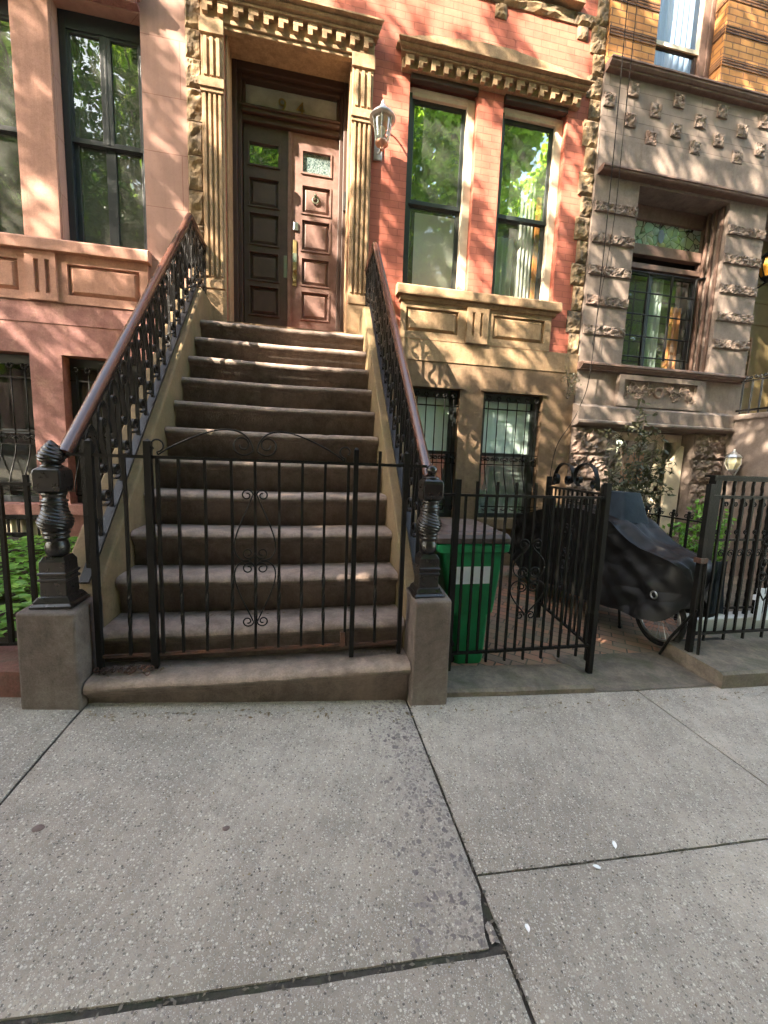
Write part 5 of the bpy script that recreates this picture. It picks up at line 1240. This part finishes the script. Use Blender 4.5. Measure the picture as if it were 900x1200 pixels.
# entrance at the far right
m = MB(); m.box(6.64, 8.28, 5.9, 6.02, .92, 3.88); dw = m.build('door', M['olive_wood'], R)
m = MB()
for z in (3.2, 2.9, 2.55): m.box(6.66, 8.2, 5.885, 5.899, z, z + .05)
m.box(6.66, 6.72, 5.88, 5.899, .95, 3.8)
m.build('door_moulding', M['olive_wood'], dw, bevel=.006)
m = MB()
for z in [1.62 + .135 * i for i in range(6)]: m.box(6.75, 7.4, 5.84, 5.86, z, z + .03)
for x in [6.75 + .13 * i for i in range(6)]: m.box(x, x + .03, 5.835, 5.855, 1.62, 2.32)
m.box(6.7, 7.5, 5.85, 5.9, 1.5, 1.6)
m.build('lattice', M['lattice'], dw)
ob = MB(); 
# neighbour's stoop wall and railing
st = thing('neighbour_stoop', (6.6, 4.2, -1.5), 'smooth mauve stone side wall of the next house stoop at the right edge', 'stoop')
m = MB(); m.prism([(5.24, -1.75), (2.6, -1.75), (2.6, -1.0), (4.0, .82), (5.24, .82)], 'x', 6.42, 6.62); m.build('side_wall', M['mauve'], st, bevel=.01)
m = MB(); m.ribbon([(6.52, 5.24, .86), (6.52, 3.98, .86), (6.52, 2.55, -.98)], (1, 0, 0), .28, .09); m.build('coping', M['mauve'], st, bevel=.02)
m = MB()
for k_ in range(11): m.box(6.63, 8.2, 2.7 + .13 * k_, 5.3, -1.6 + k_ * .22, -1.38 + k_ * .22)
m.box(6.63, 8.2, 4.1, 6.1, .7, .91); m.build('steps', M['mauve'], st)
sr = thing('iron_railing', (6.5, 4.6, .9), 'short iron railing with curled tops on the neighbouring stoop', 'railing')
for i in range(9):
    y = 5.15 - .13 * i; m = MB(); m.tube([(6.5, y, .88), (6.5, y, 1.42)], .013, 8); m.build('bar', M['iron_rail'], sr)
m = MB(); m.ribbon([(6.5, 5.2, 1.40), (6.5, 4.05, 1.40)], (1, 0, 0), .03, .014); m.ribbon([(6.5, 5.2, .97), (6.5, 4.05, .97)], (1, 0, 0), .03, .03); m.build('rail', M['iron_rail'], sr)
m = MB()
for i in range(9):
    for s in (1, -1): m.tube(spiral((6.5, 5.085 - .13 * i + s * .03, 1.45), .026, .01, 0, 1.2 * s, (0, 1, 0), W, 12), .008, 6)
m.build('curled_top', M['iron_rail'], sr, smooth=True)
# lamps at the right
def small_lantern(name, c, sc, gm, label, wall):
    t = thing(name, wall, label, 'lantern')
    x, y, z = c
    m = MB(); m.lathe(x, y, [(r * sc, z + h * sc) for r, h in ((.085, .06), (.09, .065), (.06, .10), (.03, .115), (.032, .125), (.015, .14), (.01, .17))], 6); m.build('cap', M['silver' if gm != 'amber' else 'iron'], t)
    m = MB(); m.lathe(x, y, [(r * sc, z + h * sc) for r, h in ((.045, -.09), (.078, -.02), (.08, .0), (.07, .062))], 6); m.build('glass', M[gm], t)
    m = MB()
    for i in range(6):
        a = 2 * PI * i / 6; m.tube([(x + r * sc * math.cos(a), y + r * sc * math.sin(a), z + h * sc) for r, h in ((.047, -.09), (.08, -.02), (.082, .0), (.072, .062))], .005 * sc, 5)
    m.lathe(x, y, [(r * sc, z + h * sc) for r, h in ((.02, -.13), (.03, -.115), (.05, -.10), (.052, -.088))], 10); m.build('frame', M['iron' if gm == 'amber' else 'silver'], t)
    m = MB(); m.tube([tuple(wall), (x + (wall[0] - x) * .4, y + (wall[1] - y) * .4, z - .16 * sc), (x, y, z - .12 * sc)], .01 * sc, 7); m.build('bracket', M['iron' if gm == 'amber' else 'silver'], t)
tcream = NT('cream_lantern_glass'); M['cream_glass'] = tcream.pbr((.72, .66, .42), .2, spec=.6)
small_lantern('wall_lantern', (6.22, 4.92, .18), 1.15, 'cream_glass', 'small cream glass lantern on the stoop wall above the ironwork screen', (6.42, 4.97, .12))
small_lantern('wall_lantern', (7.0, 5.4, 3.22), 1.8, 'amber', 'amber glass lantern hanging in the doorway at the right edge', (7.0, 5.85, 3.5))
# ------------------------------------------------------------------ green bin
bn = thing('wheeled_bin', (1.15, 2.8, -1.43), 'green wheeled bin with brown lid and blank white sticker behind the fence', 'bin')
def rr(x0, x1, y0, y1, z, r=.04, n=5):
    pts = []
    for cx, cy, a0 in ((x1 - r, y0 + r, -PI / 2), (x1 - r, y1 - r, 0), (x0 + r, y1 - r, PI / 2), (x0 + r, y0 + r, PI)):
        for i in range(n + 1): a = a0 + PI / 2 * i / n; pts.append((cx + r * math.cos(a), cy + r * math.sin(a), z))
    return pts
m = MB()
lv = [(1.055, 1.275, 2.575, 2.98, -1.428), (1.05, 1.285, 2.57, 2.99, -1.40), (1.035, 1.30, 2.565, 3.02, -1.06), (1.0, 1.335, 2.562, 3.025, -1.045), (.905, 1.385, 2.552, 3.08, -.585), (.90, 1.388, 2.55, 3.085, -.58)]
rows = [rr(*a) for a in lv]; m.grid(rows, close_u=True); m.poly(rows[0]); m.poly(list(reversed(rows[-1]))); m.build('body', M['green_bin'], bn, smooth=True, bevel=.003)
m = MB(); rows = [rr(*a) for a in ((.885, 1.40, 2.535, 3.10, -.60), (.875, 1.412, 2.525, 3.11, -.592), (.872, 1.415, 2.522, 3.112, -.545), (.885, 1.40, 2.535, 3.10, -.535))]; m.grid(rows, close_u=True); m.build('rim', M['green_bin'], bn)
m = MB()
for x_ in (1.12, 1.19): m.box(x_, x_ + .018, 2.556, 2.57, -1.36, -.9)
m.v = [(x, y + max(0, -1.0 - z) * .03 + (-.58 - z) * .02, z) for x, y, z in m.v]; m.build('rib', M['green_bin'], bn)
m = MB(); rows = [rr(*a, r=.05) for a in ((.87, 1.41, 2.525, 3.11, -.533), (.862, 1.418, 2.517, 3.12, -.527), (.862, 1.418, 2.517, 3.12, -.495), (.88, 1.40, 2.535, 3.10, -.47), (.92, 1.36, 2.58, 3.06, -.462), (.93, 1.35, 2.59, 3.05, -.452), (.98, 1.30, 2.65, 3.0, -.425), (1.0, 1.28, 2.67, 2.98, -.43))]
m.grid(rows, close_u=True); m.poly(list(reversed(rows[-1]))); m.poly(rows[0]); m.build('lid', M['lid'], bn, bevel=.004)
m = MB(); m.box(1.0, 1.285, 2.554, 2.560, -.825, -.70)
m.v = [(x, y + (-.58 - z) * .022 - .004, z) for x, y, z in m.v]; m.build('sticker', M['white'], bn)
m = MB(); m.tube([(.90, 2.62, -.52), (.84, 2.62, -.50), (.84, 3.0, -.50), (.90, 3.0, -.52)], .014, 8); m.build('handle', M['lid'], bn)
for y in (2.61, 2.99):
    m = MB(); m.torus((1.02, y, -1.335), .065, .03, 'y', 24, 10); m.lathe(0, 0, [(.04, -.02), (.04, .02)], 14); k0 = len(m.v) - 28
    m.v = m.v[:k0] + [(1.02 + a, y + c, -1.335 + b) for a, b, c in m.v[k0:]]; m.build('wheel', M['rubber'], bn, smooth=True)

# ------------------------------------------------------------------ cargo bike under a tarpaulin
bk = thing('covered_cargo_bike', (2.95, 3.5, -1.48), 'cargo bike under a black tarpaulin with its front wheel showing', 'cargo bike')
def axis(y): return 3.0 - .10 * (y - 2.75)
secs = [(2.50, .07, -1.05, -.86, 0), (2.53, .17, -1.14, -.72, 0), (2.60, .22, -1.19, -.665, 0), (2.85, .255, -1.21, -.612, .0), (2.95, .26, -1.215, -.575, 0), (3.15, .275, -1.225, -.43, 0), (3.3, .285, -1.23, -.385, 0), (3.6, .29, -1.24, -.36, 0), (3.95, .29, -1.24, -.40, 0), (4.3, .275, -1.2, -.50, 0), (4.65, .23, -1.08, -.60, 0), (4.8, .12, -.98, -.72, 0)]
def lerp_secs(y):
    for a, b in zip(secs, secs[1:]):
        if a[0] <= y <= b[0]:
            t = (y - a[0]) / (b[0] - a[0]); return [a[i] + (b[i] - a[i]) * t for i in range(4)]
    return list(secs[-1][:4])
m = MB(); rows = []
NY, NA = 90, 72
for i in range(NY + 1):
    y = 2.50 + 2.30 * i / NY; _, hw, zb, zt = lerp_secs(y); r = []
    for j in range(NA + 1):
        t = j / NA
        # outline of the section: left hem, up the side, over the top, down the right side
        ta, tb = round(.36 * NA) / NA, round(.64 * NA) / NA
        if t < ta: u, v, nx = -1, t / ta, -1
        elif t > tb: u, v, nx = 1, (1 - t) / (1 - tb), 1
        else: u, v, nx = -1 + 2 * (t - ta) / (tb - ta), 1, 0
        top = zt - .03 * abs(u) ** 2
        z = zb + (top - zb) * v
        flare = (1 - v) * .05
        x = axis(y) + u * hw * (1 - .10 * v) + u * flare
        # drape: diagonal pulls and hem ripples
        q = noise.noise(V((y * 2.2 + z * 2.8, z * 1.2, u * 1.5 + 3))) * .045 + noise.noise(V((y * 7 - z * 9, u * 2, 8))) * .022 * (1 if nx else .7) + .018 * (1 - v) * math.sin(y * 26 + 3 * noise.noise(V((y * 3, 0, 1))))
        q += .022 * abs(noise.noise(V((y * 4.5 + z * 6, 4.4, u)))) * -2
        yy = y + (noise.noise(V((z * 8, u * 3, y * 3))) * .02)
        ed_ = min(1, abs(1 - v) * 5) if nx else min(1, (1 - abs(u)) * 4)
        if nx: x += nx * q * (.25 + .75 * ed_) - nx * .03 * math.sin(PI * v) * (1 - v * .3)
        else: z += (q * .8 - .015 * math.sin(u * 9 + y * 5)) * ed_ + .010 * noise.noise(V((y * 5, 2, 2)))
        if nx and v > .98: z += .010 * noise.noise(V((y * 5, 2, 2)))
        if v < .02: z += .03 * noise.noise(V((y * 6, 7, u)))
        r.append((x, yy, z))
    rows.append(r)
ka, kb = round(.36 * NA), round(.64 * NA)
for lo_, hi_ in ((0, ka), (ka, kb), (kb, NA)): m.grid([r[lo_:hi_ + 1] for r in rows])
m.poly(rows[0]); m.poly(list(reversed(rows[-1]))); m.build('tarpaulin', M['tarp'], bk, smooth=True)
m = MB(); rows = []
for i in range(13):
    w_ = i / 12; y0, y1 = 3.10 + .09 * w_, 3.54 - .06 * w_; x0, x1 = axis(3.3) - .14 + .05 * w_, axis(3.3) + .15 - .04 * w_; z = -.47 + .27 * w_
    pts = rr(x0, x1, y0, y1, z, .03, 3); rows.append([(px + .012 * noise.noise(V((px * 9, z * 5, py * 9))), py + .012 * noise.noise(V((px * 9, z * 5 + 4, py * 9))), pz) for px, py, pz in pts])
m.grid(rows, close_u=True); m.poly(list(reversed(rows[-1]))); m.build('seat_cover', M['tarp_blue'], bk, smooth=True)
m = MB(); rows = []
for i in range(11):
    w_ = i / 10; rows.append([(axis(2.55) + .06 + .14 * j / 8 + .012 * math.sin(j * 2 + w_ * 4), 2.488 - .012 * math.sin(j * 1.6 + 1) - .01 * w_, -.67 - .42 * w_) for j in range(9)])
m.grid(rows); m.build('front_flap', M['tarp_blue'], bk, smooth=True)
m = MB(); m.torus((2.735, 2.60, -.965), .028, .006, 'x', 28, 8); m.v = [(x - .03, y, z) for x, y, z in m.v]; m.build('eyelet', M['steel'], bk, smooth=True)
for (wy, wr) in ((2.79, .255), (4.45, .30)):
    wx = axis(wy) - .015; wz = -1.478 + wr
    m = MB(); m.torus((wx, wy, wz), wr - .022, .022, 'x', 56, 12); wo = m.build('wheel', M['rubber'], bk, smooth=True)
    m = MB(); m.torus((wx - .0, wy, wz), wr - .05, .010, 'x', 56, 8); m.build('rim', M['steel'], wo, smooth=True)
    m = MB()
    for i in range(24):
        a = 2 * PI * i / 24; m.tube([(wx + (.02 if i % 2 else -.02), wy + .02 * math.cos(a), wz + .02 * math.sin(a)), (wx, wy + (wr - .055) * math.cos(a + .3), wz + (wr - .055) * math.sin(a + .3))], .0016, 4, cap=False)
    m.tube([(wx - .05, wy, wz), (wx + .05, wy, wz)], .018, 8); m.build('spokes', M['steel'], wo)
m = MB(); m.tube([(2.97, 3.22, -1.15), (2.95, 3.2, -1.25), (2.93, 3.14, -1.47)], .012, 8); m.ball((2.93, 3.14, -1.468), .018, 5); m.build('kickstand', M['iron'], bk)
m = MB(); m.box(2.78, 3.10, 3.0, 4.1, -1.20, -1.1); m.build('cargo_tray', M['iron'], bk, bevel=.02)

# ------------------------------------------------------------------ plants
def leaf_quad(m, p, d, n, L, Wd, fold=.25):
    d = d.normalized(); s = d.cross(n).normalized(); n = s.cross(d)
    a = p; b = p + d * L * .5 + s * Wd * .5 + n * Wd * fold; c = p + d * L; e = p + d * L * .5 - s * Wd * .5 + n * Wd * fold
    k = len(m.v); m.v += [tuple(a), tuple(b), tuple(c), tuple(e)]; m.f += [(k, k + 1, k + 2), (k, k + 2, k + 3)]; m.mi += [m.cur] * 2
def rvec(): 
    while True:
        v = V((random.uniform(-1, 1), random.uniform(-1, 1), random.uniform(-1, 1)))
        if .01 < v.length < 1: return v.normalized()
random.seed(21)
m = MB()
for i in range(3900):
    x = random.uniform(-4.6, -1.4); y = random.uniform(2.55, 4.7)
    hh = .10 + .10 * noise.noise(V((x * 2.2, y * 2.2, 2))) + .06 * noise.noise(V((x * 6, y * 6, 5)))
    p = V((x, y, g(x, y) + .02 + max(.03, hh) * random.uniform(.5, 1.3) + .04))
    a = random.uniform(0, 6.28)
    d = V((math.cos(a), math.sin(a), random.uniform(-.35, .3))); leaf_quad(m, p, d, V((random.uniform(-.3, .3), random.uniform(-.3, .3), 1)), random.uniform(.07, .12), random.uniform(.045, .07), .14)
o = m.build('ground_cover', M['leaf_bed']); tag(o, 'bright green leafy ground cover filling the bed on the left', 'ground cover', kind='stuff')

def shrub(name, base, stems, label, mat, cat='shrub', leaf=(.06, .03), seed=1, per=26, spread=.14):
    random.seed(seed); t = thing(name, base, label, cat)
    m = MB(); lm = MB()
    for (dx, dy, h, lean) in stems:
        p = V(base); pts = [p.copy()]; q = V((dx, dy, 0)); n = 9
        for i in range(1, n + 1):
            s = i / n; pts.append(V(base) + q * (s ** .8) * lean + V((.02 * math.sin(s * 7 + dx * 9), .02 * math.cos(s * 5 + dy * 7), h * s)))
        m.tube(pts, .01, 6, rs=[.014 * (1 - .75 * i / n) for i in range(n + 1)])
        for i in range(3, n + 1):
            for k_ in range(per // 6 * (1 if i < 5 else 2)):
                tip = pts[i] + rvec() * random.uniform(.03, spread); 
                if k_ % 3 == 0: m.tube([pts[i], (pts[i] + tip) / 2 + V((0, 0, .01)), tip], .003, 4)
                for _ in range(3):
                    d = rvec() + V((0, 0, -.25)); leaf_quad(lm, tip + rvec() * .02, d, rvec(), random.uniform(.7, 1.2) * leaf[0], leaf[1], .15)
    m.build('stem', M['bark'], t); lm.build('foliage', M[mat], t)
    return t
shrub('leafy_shrub', (4.30, 4.62, -1.5), [(-.28, .0, 1.95, 1), (.02, .0, 2.28, 1), (.22, .0, 1.9, 1), (-.15, -.1, 1.75, 1), (.32, -.05, 1.55, 1), (.1, .1, 2.1, 1), (-.36, .02, 1.5, 1)], 'thin dark leaved shrub growing in front of the right basement window', 'leaf_dark', leaf=(.085, .04), seed=5, per=30, spread=.19)
shrub('green_shrub', (4.3, 3.7, -1.5), [(-.2, .0, .9, 1), (.12, .1, 1.1, 1), (.3, 0, .95, 1), (0, -.2, .8, 1), (.45, .1, 1.0, 1)], 'green bush behind the ironwork screen at the right', 'leaf_bed', leaf=(.07, .035), seed=8, per=36)
shrub('wall_weed', (3.58, 5.2, .98), [(-.05, -.04, .36, 1), (.03, -.05, .3, 1), (.08, -.03, .22, 1)], 'dry weed sprouting from the ledge at the edge of the brick house', 'leaf_dark', 'weed', (.03, .014), 12, 12, .07)

# ------------------------------------------------------------------ cables on the walls
def cab(name, pts, r, label):
    m = MB(); m.tube(pts, r, 6); single(m, name, M['cable'], label, 'cable', tuple(pts[-1]), smooth=True)
def spl(pts, n=8):
    out = []
    P = [V(p) for p in pts]; P = [P[0] * 2 - P[1]] + P + [P[-1] * 2 - P[-2]]
    for i in range(1, len(P) - 2):
        for k_ in range(n):
            t = k_ / n; a, b, c, d = P[i - 1], P[i], P[i + 1], P[i + 2]
            out.append(.5 * ((2 * b) + (c - a) * t + (2 * a - 5 * b + 4 * c - d) * t * t + (3 * b - a - 3 * c + d) * t ** 3))
    out.append(P[-2]); return out
cab('wall_cable', spl([(3.86, 5.09, 9.0), (3.85, 5.09, 6.0), (3.86, 5.09, 4.2), (3.85, 5.09, 2.6), (3.82, 5.09, 1.3), (3.74, 5.14, .85), (3.68, 5.22, .62), (3.50, 5.23, .30), (3.44, 5.23, -.2), (3.47, 5.23, -.9)]), .006, 'dark cable running down the brownstone corner and looping over the tan base')
cab('wall_cable', spl([(3.98, 5.10, 9.0), (3.99, 5.10, 5.6), (3.98, 5.10, 4.4), (3.97, 5.10, 3.3), (3.90, 5.12, 2.4), (3.84, 5.12, 1.7)]), .0042, 'thinner second cable hanging beside the first on the brownstone')
# ------------------------------------------------------------------ small things on the ground
m = MB(); m.box(3.25, 3.72, 2.64, 2.86, -1.52, -1.484); dg = single(m, 'hatch_shade_slab', M['iron'], 'black slab painted as the dark of a hatch opening behind the end fence', 'hatch opening', (3.48, 2.75, -1.5))  # flat black slab; the darkness of a hatch opening is its colour
m = MB(); m.prism([(3.05, -1.6), (3.0, -1.37), (3.16, -1.37), (3.18, -1.6)], 'x', 3.6, 5.4); single(m, 'edging_stone', M['white_stone'], 'long white painted edging stone under the ironwork screen', 'edging', (4.2, 3.1, -1.5), bevel=.01)
m = MB(); m.box(4.29, 4.36, 2.98, 3.0, -1.40, -1.08); m.box(4.40, 4.47, 2.98, 3.0, -1.40, -1.08); m.box(4.28, 4.6, 3.0, 3.02, -1.2, -1.15); single(m, 'picket_panel', M['white'], 'white picket panel leaning by the end fence', 'picket panel', (4.2, 3.0, -1.38))
random.seed(2)
for n_, (x, y, s, lab) in enumerate(((1.195, 1.186, .014, 'white petal lying just past the cross joint, the farther of two'), (1.059, 1.115, .014, 'white petal lying just short of the cross joint, the nearer of two'), (.692, .966, .013, 'white petal beside the long joint near the chipped slab corner'))):
    m = MB(); a = 1.1 + n_ * 1.7; rows = []
    for i in range(6):
        t = i / 5; wd_ = s * .55 * math.sin(PI * (t * .9 + .07)) ** .7
        rows.append([(x + math.cos(a) * s * (t - .5) * 2 - math.sin(a) * wd_ * u, y + math.sin(a) * s * (t - .5) * 2 + math.cos(a) * wd_ * u, g(x, y) + .003 + .005 * abs(u) + .004 * t) for u in (-1, -.4, .4, 1)])
    m.grid(rows); single(m, 'petal', M['petal'], lab, 'petal', (x, y, g(x, y)), 'petals fallen on the pavement', smooth=True)
for n_, (x, y, s, lab) in enumerate(((-.901, 1.443, .019, 'reddish flattened gum spot near the left edge of the slab'), (-.275, 1.396, .013, 'small dark gum spot toward the middle of the big slab'))):
    m = MB(); ring = [(x + s * (1 + .3 * noise.noise(V((math.cos(a) * 2, math.sin(a) * 2, n_)))) * math.cos(a), y + s * .8 * (1 + .3 * noise.noise(V((math.cos(a) * 2, math.sin(a) * 2, n_ + 5)))) * math.sin(a)) for a in [2 * PI * i / 18 for i in range(18)]]
    m.grid([[(a, b, g(a, b) + .0012) for a, b in ring], [(x + (a - x) * .85, y + (b - y) * .85, g(a, b) + .003) for a, b in ring], [(x, y, g(x, y) + .0032)] * 18], close_u=True)
    single(m, 'gum_spot', M['gum'], lab, 'gum', (x, y, g(x, y)), 'gum spots trodden into the pavement', smooth=True)

# ------------------------------------------------------------------ street trees that shade the front (outside the frame, seen in the glass)
def limb(m, a, b, r0, r1, seed, n=7):
    a, b = V(a), V(b); pts = []
    for i in range(n + 1):
        t = i / n; pts.append(a.lerp(b, t) + V((noise.noise(V((t * 2, seed, 0))), noise.noise(V((t * 2, seed, 5))), 0)) * .35 * math.sin(PI * t) * (a - b).length * .3)
    m.tube(pts, r0, 8, rs=[r0 + (r1 - r0) * i / n for i in range(n + 1)]); return pts
def tree(base, clusters, label, mat, leafsize, per, crad, seed, trunk_r=.17, h0=3.0):
    """clusters: points where sprays of leaves grow"""
    random.seed(seed); t = thing('street_tree', base, label, 'tree', 'street trees along the kerbs')
    m = MB(); b = V(base); cz = sum((c.z for c in clusters)) / len(clusters); cen = V((sum(c.x for c in clusters) / len(clusters), sum(c.y for c in clusters) / len(clusters), cz))
    fork = b + V((.1, .05, h0)); limb(m, b - V((0, 0, .2)), fork, trunk_r, trunk_r * .75, seed)
    limbs = []
    pool = list(clusters); random.shuffle(pool)
    for k_ in range(9):
        tgt = pool[k_ % len(pool)]; limbs += limb(m, fork, fork.lerp(tgt, .75), trunk_r * .5, .03, seed + k_ * 3.3, 9)[3:]
    for c in pool[:160]:
        q = min(limbs, key=lambda p: (p - c).length); limb(m, q, c, .022, .006, c.x, 4)
    m.build('trunk', M['bark'], t, smooth=True)
    lm = MB()
    for c in clusters:
        for _ in range(per):
            d = rvec(); p = c + rvec() * crad * random.random() ** .5; n = (rvec() + V((0, 0, .8)))
            s = leafsize * random.uniform(.7, 1.3); leaf_quad(lm, p, V((d.x, d.y, d.z * .6 - .25)), n, s, s * .72, .1)
    lm.build('crown', M[mat], t)
    return t
def sstep(a, b, x): t = max(0, min(1, (x - a) / (b - a))); return t * t * (3 - 2 * t)
def shade(u, w):  # crown density is shaped so the cast shade falls in set areas
    """how leafy the crowns are, written on the plane of the house fronts along the sun's direction"""
    n1 = noise.noise(V((u * .9, w * .9, 3))) ; n2 = noise.noise(V((u * 2.6, w * 2.0, 9))); n3 = noise.noise(V((u * 5.5, w * 4.2, 15)))
    v = n1 * .55 + n2 * .6 + n3 * .35
    low = 1 - sstep(-1.6, -.75, w + .3 * n1)
    left = sstep(-1.4, -1.8, u + .25 * n1 - .12 * (w - 3) + (.25 if w < 2 else 0))
    base = .25
    if w < 1.7: base = .55
    if w < 1.2 and u < 2.1: base = -.05
    if u > 3.6: base = .60
    if u > 3.6 and w < 1.0: base = .50
    if w > 3.6 and u < 3.4: base = .17
    dapple = sstep(.62 - base * 1.0, .80 - base * .9, .5 + v)
    p = max(low, .98 * left, dapple)
    if u < -1.5 and w < .9: p = 1
    return p
random.seed(77)
bases = [(-17.0, -2.4), (-12.2, -2.35), (-7.6, -2.4), (-3.2, -2.35)]
cl = [[] for _ in bases]
cell = 0
U0, U1, W0, W1 = -5.5, 13.5, -9.0, 6.3
n = 0
while n < 9000:
    u, w_ = random.uniform(U0, U1), random.uniform(W0, W1)
    n += 1
    if random.random() > shade(u, w_): continue
    y = -2.4 + random.gauss(0, .9); y = max(-4.8, min(-.3, y)); t = FYM - y
    p = V((u - 1.54 * t, y, w_ + 1.38 * t))
    if p.z < 2.6: continue
    i = min(range(4), key=lambda k_: abs(bases[k_][0] - p.x)); cl[i].append(p)
for _ in range(6000):
    u, w_ = random.uniform(-3, 12.5), random.uniform(-9.0, -.6)
    if w_ > -1.6 and random.random() > shade(u, w_): continue
    y = max(-4.8, min(-.3, -2.4 + random.gauss(0, .9))); t = FYM - y
    p = V((u - 1.54 * t, y, w_ + 1.38 * t))
    if p.z < 2.6: continue
    i = min(range(4), key=lambda k_: abs(bases[k_][0] - p.x)); cl[i].append(p)
for _ in range(3200):  # extra leaf sprays added to keep sun off the pavement
    gx, gy2 = random.uniform(-2.2, 4.2), random.uniform(.3, 2.6)
    y = max(-4.6, min(-.8, -2.5 + random.gauss(0, .8))); t = gy2 - y
    p = V((gx - 1.54 * t, y, -1.42 + 1.38 * t))
    if p.z < 2.5: continue
    i = min(range(4), key=lambda k_: abs(bases[k_][0] - p.x)); cl[i].append(p)
names = ['leafy street tree farthest along the near kerb to the left', 'broad leafy street tree on the near kerb shading the pink house', 'dense leafy street tree on the near kerb shading the front steps', 'low crowned street tree nearest the viewer on the near kerb']
for i, (bx, by_) in enumerate(bases):
    if cl[i]: tree((bx, by_, g(bx if bx > -13 else -13, by_)), cl[i], names[i], 'leaf', .12, 12, .15, 100 + i, .19, 3.2)
def crown(c, r, n, seed):
    random.seed(seed); out = []
    lobes = [(V(c) + V((random.uniform(-.75, .75) * r[0], random.uniform(-.6, .6) * r[1], random.uniform(-.75, .75) * r[2])), random.uniform(.28, .5)) for _ in range(14)]
    while len(out) < n:
        lc, k_ = random.choice(lobes); v = rvec() * random.random() ** .33
        out.append(lc + V((v.x * r[0] * k_, v.y * r[1] * k_, v.z * r[2] * k_)))
    return out
for i, (bx, by_, cz, rz, n_, lab) in enumerate(((3.4, -11.6, 12.5, 8.6, 1500, 'bright green tree across the street mirrored in the brick house windows'), (9.6, -11.4, 13, 9.0, 1600, 'tall bright green tree across the street mirrored in the brownstone windows'), (13.3, -12.6, 13, 9.2, 1500, 'wide bright green tree across the street between two others'), (-5.2, -11.6, 12.0, 8.2, 2200, 'leafy tree across the street mirrored in the pink house windows'), (-12.0, -11.8, 11, 7.4, 1800, 'leafy tree across the street farthest to the left'), (16.4, -11.6, 10.5, 8.4, 1400, 'leafy tree across the street right of the tall bright one'), (23.5, -11.4, 9.5, 8, 1200, 'leafy tree across the street farthest to the right'))):
    tree((bx, by_, -1.6), crown((bx, by_, cz), (4.3, 3.6, rz), n_, 300 + i), lab, 'leaf_bright', .34, 16, .42, 40 + i, .22, 3.5)
# houses across the street
for i, (x0, x1, h, mt, lab) in enumerate(((-24, -13, 11.5, 'pink_base', 'dull red row house across the street at the left'), (-13, -4.5, 12.4, 'tan_dark', 'tan row house across the street'), (-4.5, 4.5, 11.8, 'mauve', 'mauve row house straight across the street'), (4.5, 13, 12.6, 'red_brick', 'red brick row house across the street'), (13, 24, 11.6, 'mauve_trim', 'brown row house across the street at the right'))):
    hs = thing('far_row_house', ((x0 + x1) / 2, -17.5, -1.6), lab, 'house', 'row houses across the street')
    holes = [(x0 + .9 + 2.2 * k_, x0 + 2.0 + 2.2 * k_, z, z + 1.9) for k_ in range(int((x1 - x0 - .8) / 2.2)) for z in (.2, 3.2, 6.2, 9.0)]
    m = MB(); walls(m, -x1, -x0, -1.8, h, 17.0, [(-b, -a, c, d, .2) for a, b, c, d in holes]); m.v = [(-x, -y, z) for x, y, z in m.v]
    m.box(x0, x1, -26, -17.25, -1.8, h - .02); m.build('wall', M[mt], hs)
    m = MB(); m.box(x0 - .02, x1 + .02, -17.0, -16.5, h - .6, h); m.build('cornice', M['tan_dark'], hs)
    for a, b, c, d in holes:
        m = MB(); m.box(a, b, -17.24, -17.16, c, d); m.build('window', M['sash'], hs)
